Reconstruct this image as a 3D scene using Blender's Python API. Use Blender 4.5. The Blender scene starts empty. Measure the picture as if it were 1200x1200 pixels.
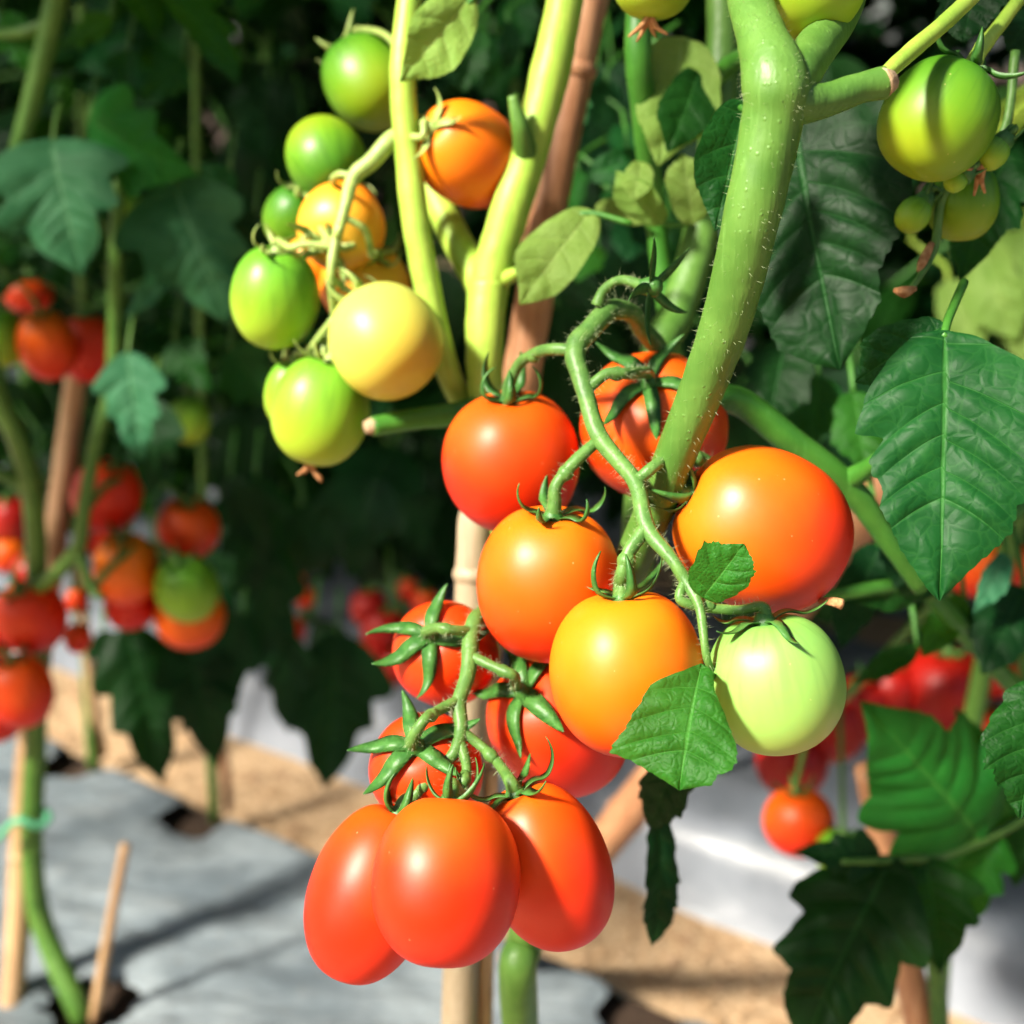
import bpy, math, random
import numpy as np
from mathutils import Vector, Matrix, noise

# ------------------------------------------------------------------ camera, sky, sun
S = bpy.context.scene
COL = S.collection
FPX, PITCH, CAMZ = 1449.0, math.radians(20), 0.88
cam = bpy.data.cameras.new('camera'); cam_o = bpy.data.objects.new('camera', cam); COL.objects.link(cam_o)
cam.sensor_width = 36; cam.lens = 36*FPX/1200; cam.clip_start = 0.01; cam.clip_end = 500
cam_o.location = (0, 0, CAMZ); cam_o.rotation_euler = (math.pi/2-PITCH, 0, 0)
cam.dof.use_dof = True; cam.dof.focus_distance = 0.425; cam.dof.aperture_fstop = 6.3; cam.dof.aperture_blades = 0
S.camera = cam_o
SUN = Vector((-0.60, -0.42, 0.68)).normalized()          # direction towards the sun
EL = math.asin(SUN.z)
w = bpy.data.worlds.new('World'); S.world = w; w.use_nodes = True
nt = w.node_tree; bg = nt.nodes['Background']
sky = nt.nodes.new('ShaderNodeTexSky'); sky.sky_type = 'NISHITA'; sky.sun_disc = False
sky.sun_elevation = EL; sky.sun_rotation = math.atan2(SUN.x, SUN.y)
sky.air_density = 1.0; sky.dust_density = 3.0; sky.ozone_density = 0.6
nt.links.new(sky.outputs[0], bg.inputs[0]); bg.inputs[1].default_value = 0.056
sl = bpy.data.lights.new('sun', 'SUN'); sl.energy = 5.0; sl.angle = math.radians(7.0); sl.color = (1.0, 0.93, 0.8)
so = bpy.data.objects.new('sun', sl); COL.objects.link(so); so.rotation_euler = SUN.to_track_quat('Z', 'Y').to_euler()
S.view_settings.view_transform = 'Standard'; S.view_settings.look = 'None'
S.view_settings.exposure = 1.65; S.view_settings.gamma = 1
S.render.engine = 'CYCLES'
S.cycles.use_denoising = True; S.cycles.use_adaptive_sampling = True; S.cycles.adaptive_threshold = 0.025
S.cycles.max_bounces = 5; S.cycles.diffuse_bounces = 3; S.cycles.glossy_bounces = 2; S.cycles.transmission_bounces = 3; S.cycles.transparent_max_bounces = 2
S.cycles.sample_clamp_indirect = 6

R0 = random.Random(7)
CR = Vector((1, 0, 0)); CF = Vector((0, math.cos(PITCH), -math.sin(PITCH))); CU = Vector((0, math.sin(PITCH), math.cos(PITCH)))
CP = Vector((0, 0, CAMZ))
def ray(px, py): return CF + CR*((px-600)/FPX) + CU*((600-py)/FPX)
def at(px, py, d): return CP + ray(px, py)*d             # a point of the place, d metres from the lens plane
def atY(px, py, Y): r = ray(px, py); return CP + r*(Y/r.y)
def atZ(px, py, z=0.0): r = ray(px, py); return CP + r*((z-CAMZ)/r.z)
UH = Vector((0.839, -0.544, 0)).normalized(); NH = Vector((-UH.y, UH.x, 0))   # along the beds, across the beds
def bed(s, v, z=0.0): return UH*s + NH*v + Vector((0, 0, z))

# ------------------------------------------------------------------ node helpers, materials
def new_mat(name):
    m = bpy.data.materials.new(name); m.use_nodes = True
    return m, m.node_tree, m.node_tree.nodes['Principled BSDF'], m.node_tree.nodes['Material Output']
class NB:
    def __init__(s, t): s.t = t
    def n(s, kind, **kw):
        x = s.t.nodes.new('ShaderNode'+kind)
        for k, v in kw.items():
            if k.startswith('i_'):
                k2 = k[2:]; x.inputs[int(k2) if k2.isdigit() else k2].default_value = v
            else: setattr(x, k, v)
        return x
    def l(s, a, b): s.t.links.new(a, b)
    def math(s, op, a, b=None, c=None, clamp=False):
        x = s.n('Math', operation=op); x.use_clamp = clamp
        for i, v in enumerate((a, b, c)):
            if v is None: continue
            if isinstance(v, (int, float)): x.inputs[i].default_value = v
            else: s.l(v, x.inputs[i])
        return x.outputs[0]
    def mix(s, f, a, b, mode='MIX'):
        x = s.n('Mix', data_type='RGBA', blend_type=mode)
        for i, v in ((0, f), (6, a), (7, b)):
            if isinstance(v, (int, float)): x.inputs[i].default_value = v
            elif isinstance(v, tuple): x.inputs[i].default_value = v if len(v) == 4 else v+(1,)
            else: s.l(v, x.inputs[i])
        return x.outputs[2]
    def ramp(s, f, stops, mode='LINEAR'):
        x = s.n('ValToRGB'); e = x.color_ramp.elements; x.color_ramp.interpolation = mode
        while len(e) > 1: e.remove(e[-1])
        e[0].position = stops[0][0]; e[0].color = tuple(stops[0][1])+(1,)
        for p, c in stops[1:]:
            k = e.new(p); k.color = tuple(c)+(1,)
        s.l(f, x.inputs[0]); return x.outputs[0]
    def sstep(s, v, a, b):
        x = s.n('MapRange', interpolation_type='SMOOTHSTEP'); s.l(v, x.inputs[0])
        x.inputs[1].default_value = a; x.inputs[2].default_value = b; return x.outputs[0]

MATS = {}
def tomato_mat(name, stops, rough=0.43, mott=0.22, sss=0.05, streak=0.0):
    m, t, P, O = new_mat(name); b = NB(t)
    tc = b.n('TexCoord'); inf = b.n('ObjectInfo')
    sep = b.n('SeparateXYZ'); b.l(tc.outputs['Generated'], sep.inputs[0])
    off = b.n('VectorMath', operation='ADD'); b.l(tc.outputs['Object'], off.inputs[0]); b.l(inf.outputs['Random'], off.inputs[1])
    n1 = b.n('TexNoise', i_Scale=45, i_Detail=3); b.l(off.outputs[0], n1.inputs['Vector'])
    n2 = b.n('TexNoise', i_Scale=420, i_Detail=2); b.l(off.outputs[0], n2.inputs['Vector'])
    n0 = b.n('TexNoise', i_Scale=17, i_Detail=2); b.l(off.outputs[0], n0.inputs['Vector'])
    g = b.math('ADD', sep.outputs[2], b.math('MULTIPLY', b.math('SUBTRACT', n1.outputs[0], 0.5), mott))
    g = b.math('ADD', g, b.math('MULTIPLY', b.math('SUBTRACT', n0.outputs[0], 0.5), 0.7))
    c = b.ramp(g, stops)
    if streak:                                                    # darker rays running down from the stalk of unripe fruit
        so_ = b.n('SeparateXYZ'); b.l(tc.outputs['Object'], so_.inputs[0])
        an = b.math('ARCTAN2', so_.outputs[1], so_.outputs[0])
        cv = b.n('CombineXYZ'); b.l(b.math('MULTIPLY', an, 2.6), cv.inputs[0]); b.l(b.math('MULTIPLY', so_.outputs[2], 14.0), cv.inputs[1]); b.l(inf.outputs['Random'], cv.inputs[2])
        ns = b.n('TexNoise', i_Scale=2.2, i_Detail=3); b.l(cv.outputs[0], ns.inputs['Vector'])
        c = b.mix(b.math('MULTIPLY', b.math('MULTIPLY', b.sstep(ns.outputs[0], .45, .68), b.sstep(sep.outputs[2], .25, .95)), streak), c, tuple(x*.55 for x in stops[-1][1]))
    # fine pale lenticels on the skin
    v = b.n('TexVoronoi', i_Scale=260); b.l(off.outputs[0], v.inputs['Vector'])
    v3 = b.n('TexNoise', i_Scale=70); b.l(off.outputs[0], v3.inputs['Vector'])
    sp = b.math('MULTIPLY', b.math('LESS_THAN', v.outputs['Distance'], 0.10), b.math('GREATER_THAN', v3.outputs[0], 0.60))
    c = b.mix(b.math('MULTIPLY', sp, 0.16), c, (0.95, 0.65, 0.35))
    c = b.mix(b.math('MULTIPLY', n2.outputs[0], 0.12), c, (0.9, 0.5, 0.1), 'OVERLAY')
    b.l(c, P.inputs['Base Color'])
    P.inputs['Roughness'].default_value = rough
    b.l(b.math('ADD', b.math('MULTIPLY', n1.outputs[0], 0.14), rough-0.07), P.inputs['Roughness'])
    P.inputs['Specular IOR Level'].default_value = 0.36
    P.inputs['Subsurface Weight'].default_value = sss
    P.inputs['Subsurface Radius'].default_value = (0.006, 0.002, 0.001); P.inputs['Subsurface Scale'].default_value = 1.0
    bp = b.n('Bump', i_Strength=0.06, i_Distance=0.002); b.l(n1.outputs[0], bp.inputs['Height'])
    b2 = b.n('Bump', i_Strength=0.05, i_Distance=0.0004); b.l(n2.outputs[0], b2.inputs['Height']); b.l(bp.outputs[0], b2.inputs['Normal'])
    b.l(b2.outputs[0], P.inputs['Normal'])
    MATS[name] = m
tomato_mat('red',    [(0, (.50, .006, .001)), (.55, (.58, .013, .001)), (1, (.66, .045, .002))])
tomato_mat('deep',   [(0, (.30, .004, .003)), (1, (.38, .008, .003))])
tomato_mat('redor',  [(0, (.54, .009, .001)), (.5, (.64, .024, .001)), (.95, (.72, .085, .002))])
tomato_mat('orange', [(0, (.60, .015, .001)), (.35, (.68, .038, .001)), (.75, (.74, .092, .001)), (1, (.74, .14, .003))])
tomato_mat('amber',  [(0, (.68, .045, .001)), (.4, (.76, .105, .001)), (.9, (.78, .18, .003))])
tomato_mat('gold',   [(0, (.80, .11, .003)), (.45, (.82, .24, .008)), (1, (.68, .36, .03))])
tomato_mat('cream',  [(0, (.52, .40, .04)), (.5, (.46, .46, .07)), (1, (.36, .44, .09))])
tomato_mat('green',  [(0, (.22, .31, .008)), (.5, (.105, .26, .008)), (1, (.04, .17, .008))], streak=.5)
tomato_mat('pale',   [(0, (.36, .38, .09)), (.35, (.24, .43, .09)), (.8, (.19, .41, .085)), (1, (.14, .35, .06))], streak=.35)
tomato_mat('lime',   [(0, (.28, .40, .018)), (.5, (.18, .37, .018)), (1, (.09, .28, .015))], streak=.5)

def leaf_mat(name, col, col2, vein, trans, tcol, rough=0.42, spots=0.0, shared=False):
    m, t, P, O = new_mat(name); b = NB(t)
    uv = b.n('UVMap', uv_map='pos'); uw = b.n('UVMap', uv_map='vein')
    inf = b.n('ObjectInfo')
    sp = b.n('SeparateXYZ'); b.l(uw.outputs[0], sp.inputs[0])
    au = b.math('ABSOLUTE', sp.outputs[0])
    fr = b.math('ABSOLUTE', b.math('SUBTRACT', b.math('FRACT', b.math('ADD', sp.outputs[1], 0.5)), 0.5))
    mid = b.math('SUBTRACT', 1.0, b.sstep(au, 0.012, 0.05))
    wdt = b.math('MULTIPLY_ADD', au, -0.03, 0.045)
    sec = b.math('SUBTRACT', 1.0, b.math('DIVIDE', fr, wdt), clamp=True)
    half = b.math('MULTIPLY', b.math('SUBTRACT', 1.0, b.math('DIVIDE', b.math('ABSOLUTE', b.math('SUBTRACT', fr, 0.5)), 0.03), clamp=True), b.sstep(au, 0.25, 0.5))
    v = b.n('TexVoronoi', feature='DISTANCE_TO_EDGE', i_Scale=15.0)
    nz = b.n('TexNoise', i_Scale=7.0, i_Detail=3); b.l(uv.outputs[0], nz.inputs['Vector'])
    dist = b.mix(0.10, uv.outputs[0], nz.outputs['Color'], 'ADD'); b.l(dist, v.inputs['Vector'])
    vd = v.outputs['Distance']
    ter = b.math('SUBTRACT', 1.0, b.sstep(vd, 0.0, 0.06))
    ve = b.math('MAXIMUM', b.math('MAXIMUM', mid, b.math('MULTIPLY', b.math('MAXIMUM', sec, b.math('MULTIPLY', half, .5)), 0.6)), b.math('MULTIPLY', ter, 0.22))
    nz2 = b.n('TexNoise', i_Scale=3.0, i_Detail=4); b.l(uv.outputs[0], nz2.inputs['Vector'])
    c = b.mix(b.sstep(nz2.outputs[0], 0.35, 0.7), col, col2)
    hv = b.n('HueSaturation'); b.l(c, hv.inputs['Color'])
    b.l(b.math('MULTIPLY_ADD', inf.outputs['Random'], 0.5, 0.75), hv.inputs['Value'])
    b.l(b.math('MULTIPLY_ADD', inf.outputs['Random'], 0.03, 0.485), hv.inputs['Hue'])
    c = b.mix(b.math('MULTIPLY', ve, 0.6), hv.outputs[0], vein)
    if spots:
        ns = b.n('TexNoise', i_Scale=5.0, i_Detail=5, i_Roughness=0.7); b.l(uv.outputs[0], ns.inputs['Vector'])
        c = b.mix(b.math('MULTIPLY', b.sstep(ns.outputs[0], 0.70, 0.74), spots), c, (0.45, 0.38, 0.06))
    b.l(c, P.inputs['Base Color']); P.inputs['Specular IOR Level'].default_value = 0.14
    b.l(b.math('MULTIPLY_ADD', nz.outputs[0], 0.2, rough), P.inputs['Roughness'])
    h = b.math('SUBTRACT', b.math('MULTIPLY', b.sstep(vd, 0.0, 0.3), 0.5), b.math('ADD', mid, b.math('MULTIPLY', sec, 0.8)))
    bp = b.n('Bump', i_Strength=0.35, i_Distance=0.0011); b.l(h, bp.inputs['Height'])
    b.l(bp.outputs[0], P.inputs['Normal'])
    tr = b.n('BsdfTranslucent'); b.l(bp.outputs[0], tr.inputs['Normal'])
    tr.inputs[0].default_value = tcol+(1,)
    ms = b.n('MixShader', i_0=trans); b.l(P.outputs[0], ms.inputs[1]); b.l(tr.outputs[0], ms.inputs[2])
    b.l(ms.outputs[0], O.inputs[0])
    MATS[name] = m
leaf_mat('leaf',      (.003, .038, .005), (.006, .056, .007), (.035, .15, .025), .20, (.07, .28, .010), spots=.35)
leaf_mat('leaf_shaded', (.002, .022, .004), (.004, .034, .006), (.018, .085, .018), .12, (.04, .17, .010))  # darker copy of the leaf green, shade put into the colour
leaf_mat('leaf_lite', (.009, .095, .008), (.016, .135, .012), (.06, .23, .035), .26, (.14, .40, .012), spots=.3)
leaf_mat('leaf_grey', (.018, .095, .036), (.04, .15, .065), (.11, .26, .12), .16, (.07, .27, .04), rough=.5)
leaf_mat('leaf_sunlit', (.13, .24, .04), (.19, .31, .07), (.30, .42, .12), .32, (.42, .54, .07), rough=.52)  # paler leaf copy for sunlit leaves, sunlight put into its colour

def stem_mat(name, c1, c2, scale=60.0, rough=0.45, bump=0.25):
    m, t, P, O = new_mat(name); b = NB(t)
    tc = b.n('TexCoord')
    n1 = b.n('TexNoise', i_Scale=scale, i_Detail=4); b.l(tc.outputs['Object'], n1.inputs['Vector'])
    mp = b.n('Mapping'); mp.inputs['Scale'].default_value = (1, 1, 0.12); b.l(tc.outputs['Object'], mp.inputs['Vector'])
    n2 = b.n('TexNoise', i_Scale=500, i_Detail=3); b.l(mp.outputs[0], n2.inputs['Vector'])
    n3 = b.n('TexVoronoi', i_Scale=330); b.l(tc.outputs['Object'], n3.inputs['Vector'])
    c = b.mix(b.sstep(n1.outputs[0], .3, .7), c1, c2)
    c = b.mix(b.math('MULTIPLY', b.sstep(n2.outputs[0], .55, .8), .3), c, tuple(min(1, x*1.6+.03) for x in c2))
    dots = b.math('MULTIPLY', b.math('SUBTRACT', 1.0, b.sstep(n3.outputs['Distance'], .08, .26)), b.math('GREATER_THAN', n1.outputs[0], .5))
    c = b.mix(b.math('MULTIPLY', dots, .14), c, tuple(min(1, x*1.5+.04) for x in c2))
    b.l(c, P.inputs['Base Color']); P.inputs['Roughness'].default_value = rough; P.inputs['Specular IOR Level'].default_value = .35
    h = b.math('ADD', b.math('MULTIPLY', n2.outputs[0], .5), b.math('ADD', n1.outputs[0], b.math('MULTIPLY', dots, .35)))
    bp = b.n('Bump', i_Strength=bump, i_Distance=.0012); b.l(h, bp.inputs['Height']); b.l(bp.outputs[0], P.inputs['Normal'])
    MATS[name] = m
stem_mat('stem',      (.055, .14, .018), (.088, .19, .030), bump=.45)
stem_mat('stem_dark', (.03, .13, .012), (.05, .18, .018))
stem_mat('stem_lite', (.22, .37, .04), (.32, .45, .06))  # lighter copy of the stem green, the sun on it is in the colour
stem_mat('truss',     (.06, .15, .028), (.10, .21, .042), scale=160, bump=.35)
stem_mat('calyx',     (.026, .105, .016), (.055, .165, .028), scale=220, bump=.4)
stem_mat('calyx_lite',(.20, .30, .07), (.30, .38, .10), scale=220, bump=.3)  # lighter calyx copy for the sunlit truss, sunlight put into the colour
stem_mat('dried',     (.30, .12, .04), (.48, .25, .11), scale=400, rough=.8, bump=.8)
stem_mat('cut',       (.26, .17, .09), (.38, .27, .16), scale=400, rough=.8, bump=.8)
stem_mat('hairs',     (.30, .38, .18), (.40, .46, .25))

def wood_mat(name, c1, c2, c3):
    m, t, P, O = new_mat(name); b = NB(t)
    tc = b.n('TexCoord'); mp = b.n('Mapping'); mp.inputs['Scale'].default_value = (1, 1, .06); b.l(tc.outputs['Object'], mp.inputs['Vector'])
    n1 = b.n('TexNoise', i_Scale=260, i_Detail=5); b.l(mp.outputs[0], n1.inputs['Vector'])
    n2 = b.n('TexNoise', i_Scale=14, i_Detail=4); b.l(tc.outputs['Object'], n2.inputs['Vector'])
    c = b.mix(b.sstep(n1.outputs[0], .35, .65), c1, c2); c = b.mix(b.sstep(n2.outputs[0], .45, .75), c, c3)
    b.l(c, P.inputs['Base Color']); P.inputs['Roughness'].default_value = .55
    bp = b.n('Bump', i_Strength=.35, i_Distance=.001); b.l(n1.outputs[0], bp.inputs['Height']); b.l(bp.outputs[0], P.inputs['Normal'])
    MATS[name] = m
wood_mat('bamboo', (.42, .24, .11), (.52, .33, .17), (.30, .16, .08))
wood_mat('bamboo_grey', (.30, .235, .15), (.36, .29, .195), (.22, .15, .09))
wood_mat('bamboo_red', (.34, .15, .07), (.44, .22, .11), (.22, .09, .04))

def ground_mats():
    m, t, P, O = new_mat('mulch_film'); b = NB(t); tc = b.n('TexCoord')
    mp = b.n('Mapping'); mp.inputs['Rotation'].default_value = (0, 0, math.radians(33)); mp.inputs['Scale'].default_value = (.35, 1, 1); b.l(tc.outputs['Object'], mp.inputs['Vector'])
    n1 = b.n('TexNoise', i_Scale=22, i_Detail=5, i_Roughness=.65); b.l(mp.outputs[0], n1.inputs['Vector'])
    n2 = b.n('TexNoise', i_Scale=7, i_Detail=6, i_Roughness=.6); b.l(tc.outputs['Object'], n2.inputs['Vector'])
    n3 = b.n('TexNoise', i_Scale=90, i_Detail=4); b.l(tc.outputs['Object'], n3.inputs['Vector'])
    c = b.mix(b.sstep(n2.outputs[0], .3, .7), (.125, .155, .178), (.25, .29, .315))
    c = b.mix(b.math('MULTIPLY', b.sstep(n1.outputs[0], .5, .75), .45), c, (.38, .41, .42))
    c = b.mix(b.math('MULTIPLY', b.sstep(n3.outputs[0], .62, .75), .5), c, (.22, .19, .14))
    n4 = b.n('TexNoise', i_Scale=34, i_Detail=6, i_Roughness=.75); b.l(mp.outputs[0], n4.inputs['Vector'])
    c = b.mix(b.math('MULTIPLY', b.sstep(n4.outputs[0], .54, .66), .55), c, (.055, .065, .075))
    b.l(c, P.inputs['Base Color']); P.inputs['Roughness'].default_value = .42
    bp = b.n('Bump', i_Strength=.8, i_Distance=.016); b.l(n1.outputs[0], bp.inputs['Height']); b.l(bp.outputs[0], P.inputs['Normal'])
    MATS['film'] = m
    m, t, P, O = new_mat('white_film'); b = NB(t); tc = b.n('TexCoord')
    n2 = b.n('TexNoise', i_Scale=9, i_Detail=5); b.l(tc.outputs['Object'], n2.inputs['Vector'])
    c = b.mix(b.sstep(n2.outputs[0], .3, .7), (.15, .17, .20), (.25, .27, .31)); b.l(c, P.inputs['Base Color']); P.inputs['Roughness'].default_value = .4
    bp = b.n('Bump', i_Strength=.5, i_Distance=.012); b.l(n2.outputs[0], bp.inputs['Height']); b.l(bp.outputs[0], P.inputs['Normal'])
    MATS['wfilm'] = m
    m, t, P, O = new_mat('husk_path'); b = NB(t); tc = b.n('TexCoord')
    n1 = b.n('TexNoise', i_Scale=160, i_Detail=4, i_Roughness=.7); b.l(tc.outputs['Object'], n1.inputs['Vector'])
    n2 = b.n('TexNoise', i_Scale=11, i_Detail=5); b.l(tc.outputs['Object'], n2.inputs['Vector'])
    c = b.mix(b.sstep(n1.outputs[0], .35, .7), (.46, .29, .15), (.74, .54, .34)); c = b.mix(b.math('MULTIPLY', b.sstep(n2.outputs[0], .45, .7), .5), c, (.72, .50, .30))
    b.l(c, P.inputs['Base Color']); P.inputs['Roughness'].default_value = .9
    bp = b.n('Bump', i_Strength=.8, i_Distance=.006); b.l(n1.outputs[0], bp.inputs['Height']); b.l(bp.outputs[0], P.inputs['Normal'])
    MATS['husk'] = m
    m, t, P, O = new_mat('soil'); b = NB(t); tc = b.n('TexCoord')
    n1 = b.n('TexNoise', i_Scale=120, i_Detail=5, i_Roughness=.7); b.l(tc.outputs['Object'], n1.inputs['Vector'])
    c = b.mix(n1.outputs[0], (.018, .011, .007), (.10, .055, .03)); b.l(c, P.inputs['Base Color']); P.inputs['Roughness'].default_value = .95
    bp = b.n('Bump', i_Strength=1, i_Distance=.01); b.l(n1.outputs[0], bp.inputs['Height']); b.l(bp.outputs[0], P.inputs['Normal'])
    MATS['soil'] = m
    m, t, P, O = new_mat('tie'); P.inputs['Base Color'].default_value = (.10, .42, .22, 1); P.inputs['Roughness'].default_value = .4; MATS['tie'] = m
ground_mats()

# ------------------------------------------------------------------ object helpers
def link(name, me, mat, parent=None, loc=None, smooth=True):
    o = bpy.data.objects.new(name, me); COL.objects.link(o)
    if mat and not me.materials: me.materials.append(MATS[mat])
    if parent: o.parent = parent
    if loc is not None: o.location = loc
    return o
def mk(name, V, F, smooth=True):
    me = bpy.data.meshes.new(name); me.from_pydata([tuple(v) for v in V], [], F)
    if smooth: me.polygons.foreach_set('use_smooth', [True]*len(me.polygons))
    me.update(); return me
def empty(name, loc, label=None, cat=None, group=None):
    o = bpy.data.objects.new(name, None); COL.objects.link(o); o.location = loc; o.empty_display_size = .02
    if label: o['label'] = label
    if cat: o['category'] = cat
    if group: o['group'] = group
    return o
def tag(o, label, cat, group=None):
    o['label'] = label; o['category'] = cat
    if group: o['group'] = group
    return o
def local(parent, pts): return [Vector(p)-parent.location for p in pts]

def crom(P, n):
    """smooth curve through points (each any-length tuple), n samples per span"""
    P = [np.array(p, float) for p in P]
    Q = [2*P[0]-P[1]]+P+[2*P[-1]-P[-2]]; out = []
    for i in range(1, len(Q)-2):
        for k in range(n):
            t = k/n; a, b_, c, d = Q[i-1:i+3]
            out.append(.5*((2*b_)+(-a+c)*t+(2*a-5*b_+4*c-d)*t*t+(-a+3*b_-3*c+d)*t**3))
    out.append(P[-1]); return out
def tube_geo(pts, rad, segs=10, per=6, wob=0.0, seed=0, VF=None, cap=True):
    """tapered tube along smooth curve; returns verts, faces"""
    C = crom([tuple(p)+(r,) for p, r in zip(pts, rad)], per)
    V, F = VF if VF else ([], [])
    T0 = None; N = None; b0 = len(V)
    for i, c in enumerate(C):
        a = C[max(i-1, 0)]; b_ = C[min(i+1, len(C)-1)]
        T = Vector(b_[:3]-a[:3]).normalized()
        if N is None: N = T.orthogonal().normalized()
        else:
            N = (N-T*N.dot(T)); N = N.normalized() if N.length > 1e-6 else T.orthogonal().normalized()
        B = T.cross(N); p = Vector(c[:3]); r = max(c[3], 1e-5)
        for k in range(segs):
            an = 2*math.pi*k/segs; d = N*math.cos(an)+B*math.sin(an)
            rr = r
            if wob:
                q = (p+d*r)*140+Vector((seed*7.1, 0, 0)); rr = r*(1+wob*noise.noise(q)+wob*.6*noise.noise(q*.35))
            V.append(p+d*rr)
        if i:
            o1 = len(V)-2*segs; o2 = len(V)-segs
            for k in range(segs): F.append((o1+k, o1+(k+1) % segs, o2+(k+1) % segs, o2+k))
    if cap:
        F.append(tuple(range(b0+segs-1, b0-1, -1))); F.append(tuple(range(len(V)-segs, len(V))))
    return V, F
def tube(name, pts, rad, mat, parent=None, segs=10, per=6, wob=0.0, seed=0):
    pts = [Vector(p) for p in pts]
    if parent: pts = local(parent, pts)
    V, F = tube_geo(pts, rad, segs, per, wob, seed)
    return link(name, mk(name, V, F), mat, parent)
def hairs(parent, C, n, ln, seed, base_off):
    """fine glandular hairs along a curve given as (x,y,z,r) samples in world space"""
    rr = random.Random(seed); V, F = [], []
    for i in range(n):
        k = rr.randrange(len(C)-1); f = rr.random(); c = C[k]*(1-f)+C[k+1]*f
        T = Vector(C[k+1][:3]-C[k][:3])
        if T.length < 1e-6: continue
        T.normalize(); N = T.orthogonal().normalized(); B = T.cross(N); a = rr.random()*6.283
        d = N*math.cos(a)+B*math.sin(a); p = Vector(c[:3])-base_off+d*(c[3]*.9); L = ln*(.5+rr.random())
        tip = p+(d+Vector((rr.uniform(-.4, .4), rr.uniform(-.4, .4), rr.uniform(-.5, .3)))).normalized()*L
        w_ = .00006; s = T*w_; u = d.cross(T)*w_; o = len(V)
        V += [p+s, p-s*.5+u, p-s*.5-u, tip]; F += [(o, o+1, o+3), (o+1, o+2, o+3), (o+2, o, o+3)]
    o = link('hair', mk('hair', V, F, False), 'hairs', parent); o['kind'] = 'stuff'; return o

# ------------------------------------------------------------------ leaves
def leaf_mesh(name, seed, mat, wr=.62, nl=5, ld=.28, nu=13, nv=36, fold=.12, curl=.5, wav=.05, quilt=.018, fwd=.85, cord=.06, twist=0.0, serr=.06, wide=.6, out=None, veins=None):
    rr = random.Random(seed); ph = (rr.random()*.4, rr.random()*.4+.3)
    T = np.linspace(0, 1, nv); Sv = np.linspace(-1, 1, nu)
    gs = lambda t_: min(1, t_/.3)*(1.15-.55*t_)                # side veins lean forward, less so at the base
    V, UV1, UV2 = [], [], []
    nvl = max(nl, 4)
    if out:                                                      # margins given as (place along the midrib, half width) for each side
        oc = []
        for side in out:
            a_ = np.array(side, float); tt = []
            for te, we in a_:
                lo, hi = 0.0, 1.0
                for _ in range(24):
                    m_ = (lo+hi)/2
                    if m_+fwd*we*gs(m_) > te: hi = m_
                    else: lo = m_
                tt.append((lo+hi)/2)
            tt[0] = 0; tt[-1] = 1
            for i in range(1, len(tt)): tt[i] = max(tt[i], tt[i-1]+1e-4)
            oc.append((tt, a_[:, 1]))
        vc = [np.clip(np.array(v_, float)*.84-.06, .01, 1) for v_ in veins] if veins else None
    for t in T:
        prof = max(0.0, math.sin(math.pi*t**wide))**.8*(1-.30*t**3)
        for s in Sv:
            sd = 0 if s < 0 else 1
            x_ = t*nvl+ph[sd]; f = x_ % 1.0
            saw = (f/.82)**.75 if f < .82 else (1-f)/.18
            x2 = (t*nvl*2.7+ph[sd]*3) % 1.0; saw2 = x2/.75 if x2 < .75 else (1-x2)/.25
            hw = wr*.5*prof*(1-ld*(1-saw)*(1-.5*t)-serr*(1-saw2))
            hw *= 1+.12*math.sin(seed*1.7+t*4+sd*2.1)
            if out: hw = float(np.interp(t, *oc[sd]))*(1-serr*.6*(1-saw2))
            a = abs(s); x = s*hw
            y = t+fwd*a*(.6+.4*a)*hw*gs(t)-cord*a*math.exp(-t/.07)
            vd = ((f-.82) % 1.0) if not (out and vc) else float(np.interp(t, np.r_[-.15, vc[sd], 1.15], np.arange(len(vc[sd])+2))) % 1.0; blob = math.sin(math.pi*vd)**.6*math.sin(math.pi*min(1, a*.9+.05))
            z = fold*abs(x)+quilt*blob+wav*a*a*math.sin(5.5*t+ph[sd]*9+seed)*prof
            z += .03*noise.noise(Vector((x*3+seed, y*3, 0)))+.012*noise.noise(Vector((x*9+seed, y*9, 3)))
            if twist:
                an = twist*(t-.4); x, z = x*math.cos(an)-z*math.sin(an), x*math.sin(an)+z*math.cos(an)
            UV1.append((s*hw, y)); UV2.append((s, float(np.interp(t, np.r_[-.15, vc[sd], 1.15], np.arange(len(vc[sd])+2))) if out and vc else t*nvl+ph[sd]-.82))
            if abs(curl) > 1e-3:
                R = 1/curl; an = y*curl; y, z = (R+z)*math.sin(an), (R+z)*math.cos(an)-R
            V.append(Vector((x, y, z)))
    b0 = sum((V[i] for i in range(nu)), Vector())/nu; t0 = sum((V[-1-i] for i in range(nu)), Vector())/nu
    Y = (t0-b0); Lc = Y.length; Y.normalize(); X = Vector((1, 0, 0)); Z = X.cross(Y).normalized()
    V = [Vector(((v-b0).dot(X), (v-b0).dot(Y), (v-b0).dot(Z)))/Lc for v in V]
    F = [(j*nu+i, j*nu+i+1, (j+1)*nu+i+1, (j+1)*nu+i) for j in range(nv-1) for i in range(nu-1)]
    me = mk(name, V, F)
    for nm, U in (('pos', UV1), ('vein', UV2)):
        uvl = me.uv_layers.new(name=nm); arr = np.zeros((len(me.loops), 2))
        li = np.zeros(len(me.loops), dtype=np.int32); me.loops.foreach_get('vertex_index', li)
        arr[:] = np.array(U)[li]; uvl.data.foreach_set('uv', arr.ravel())
    me.materials.append(MATS[mat]); return me
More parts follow.
